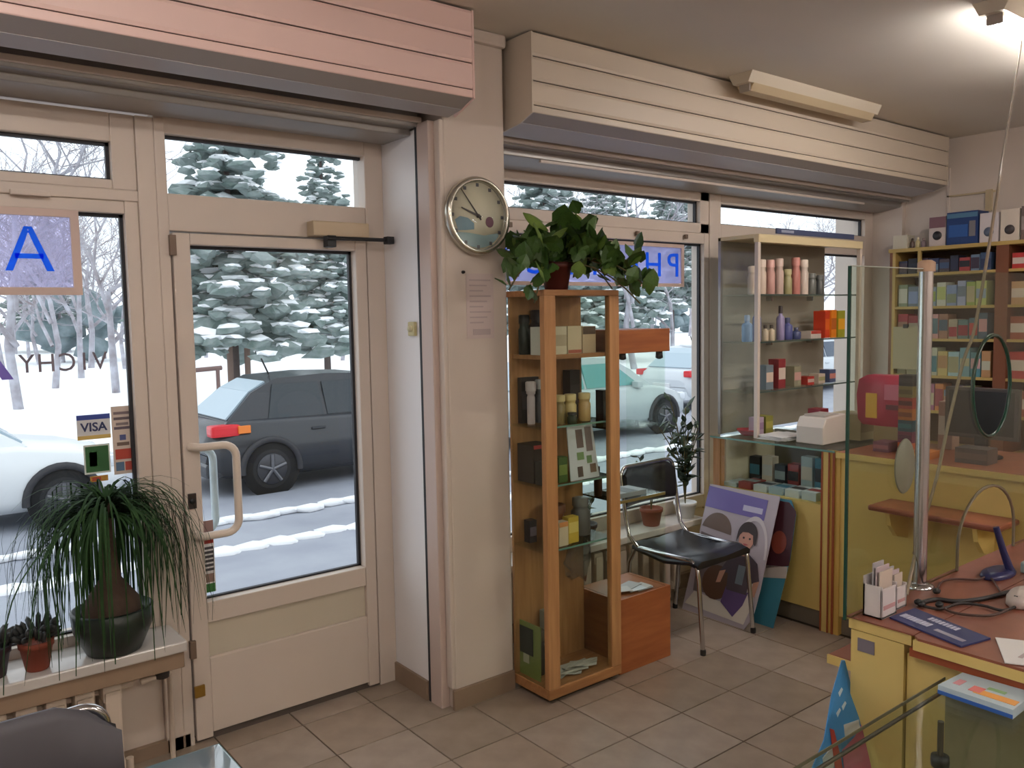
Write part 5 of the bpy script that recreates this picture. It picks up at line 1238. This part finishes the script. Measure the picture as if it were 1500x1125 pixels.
B(gx1-.02, gx1-.004, gy0, gy1-.01, .40, gz1-.008).build('end_panel', M('case end olive', (132, 124, 92), .5), t)
o = B(gx0+.01, gx1-.022, gy0, gy1-.012, .640, .647).build('glass_shelf', GLASSG, t)
q = ony(1398, 1060, .70)
MB().tube([(1.56, .70, .42), (1.56, .70, gz1-.008)], .006, 8).build('support_rod', M('rod dark', (70, 64, 54), .4), t); MB().lathe([(.0, -.012), (.016, -.010), (.017, 0), (.016, .010), (0, .012)], (1.56, .70, .80), 14).build('clamp', BLKPL, t)
t = thing('carton', 'flat white and blue carton with orange stripe on the glass showcase', 'box', (1.71, .69, gz1))
A_, B_, C_, D_ = onz(1374, 1003, gz1+.018), onz(1410, 985, gz1+.018), onz(1516, 1015, gz1+.018), onz(1484, 1040, gz1+.018)
def boxq(nm, u0, u1, v0, v1, z0, z1, mt):
    def q(u, v, z): p = (A_.lerp(D_, u)).lerp(B_.lerp(C_, u), v); return (p.x, p.y, z)
    vs = [q(u0, v0, z0), q(u1, v0, z0), q(u1, v1, z0), q(u0, v1, z0), q(u0, v0, z1), q(u1, v0, z1), q(u1, v1, z1), q(u0, v1, z1)]
    return MB().add(vs, [(0, 3, 2, 1), (4, 5, 6, 7), (0, 1, 5, 4), (1, 2, 6, 5), (2, 3, 7, 6), (3, 0, 4, 7)]).build(nm, mt, t)
boxq('box', 0, 1, 0, 1, gz1, gz1+.018, M('carton pale blue', (178, 196, 206), .45))
boxq('print', .42, .97, .18, .40, gz1+.0175, gz1+.0188, M('carton orange', (222, 150, 60), .45)); boxq('print', .34, .5, .22, .5, gz1+.0175, gz1+.019, M('carton pink', (214, 110, 110), .45)); boxq('print', .5, .74, .52, .64, gz1+.0175, gz1+.0188, M('carton green', (140, 180, 130), .45)); boxq('print', .1, .2, .3, .6, gz1+.0175, gz1+.0188, M('carton rose', (206, 140, 150), .45))
boxq('side_print', 0, 1, -.012, .0, gz1+.0005, gz1+.008, M('carton blue', (46, 96, 176), .45))
carton('dull green carton on the glass shelf inside the foreground showcase', 1.58, 1.66, .58, .66, .648, .70, (130, 150, 110), (170, 180, 140), '+z')
carton('grey pack on the glass shelf inside the foreground showcase', 1.38, 1.48, .56, .66, .648, .68, (120, 116, 104), (150, 140, 120), '+z')
# ---- blue leaflet stand hanging by the counter's corner
t = thing('leaflet_stand', 'blue and pink cardboard leaflet leaning between counter corner and showcase', 'leaflet', (1.72, 1.05, 0))
def tri(nm, pts, c, d):
    vs = []
    for pxx, pyy in pts:
        yq = 1.035-.10*((pyy-965)/160) - d; vs.append(ony(pxx, pyy, yq))
    n = len(vs); vb = [v+Vector((.003, .003, 0)) for v in vs]
    MB().add(vs+vb, [list(range(n)), list(range(n, 2*n))[::-1]]+[(i, i+n, (i+1) % n+n, (i+1) % n) for i in range(n)]).build(nm, M('leaflet %d %d %d' % c, c, .45), t)
tri('board', [(1233, 968), (1238, 968), (1258, 1050), (1285, 1160), (1175, 1160), (1207, 1085), (1218, 1020)], (60, 140, 206), 0)
tri('print', [(1262, 1062), (1285, 1160), (1240, 1160), (1234, 1100), (1252, 1080)], (190, 90, 130), .002)
tri('print', [(1216, 1068), (1222, 1070), (1232, 1110), (1240, 1160), (1228, 1160)], (170, 50, 50), .003)
tri('print', [(1236, 1062), (1258, 1054), (1260, 1066), (1238, 1080)], (206, 214, 222), .002)
for (xa, ya) in ((1228, 1015), (1233, 1035), (1225, 1045)): tri('lettering', [(xa, ya), (xa+5, ya-8), (xa+7, ya-5), (xa+2, ya+6)], (206, 224, 240), .002)
tri('lettering', [(1205, 1112), (1222, 1090), (1226, 1110), (1212, 1150)], (190, 196, 206), .002)
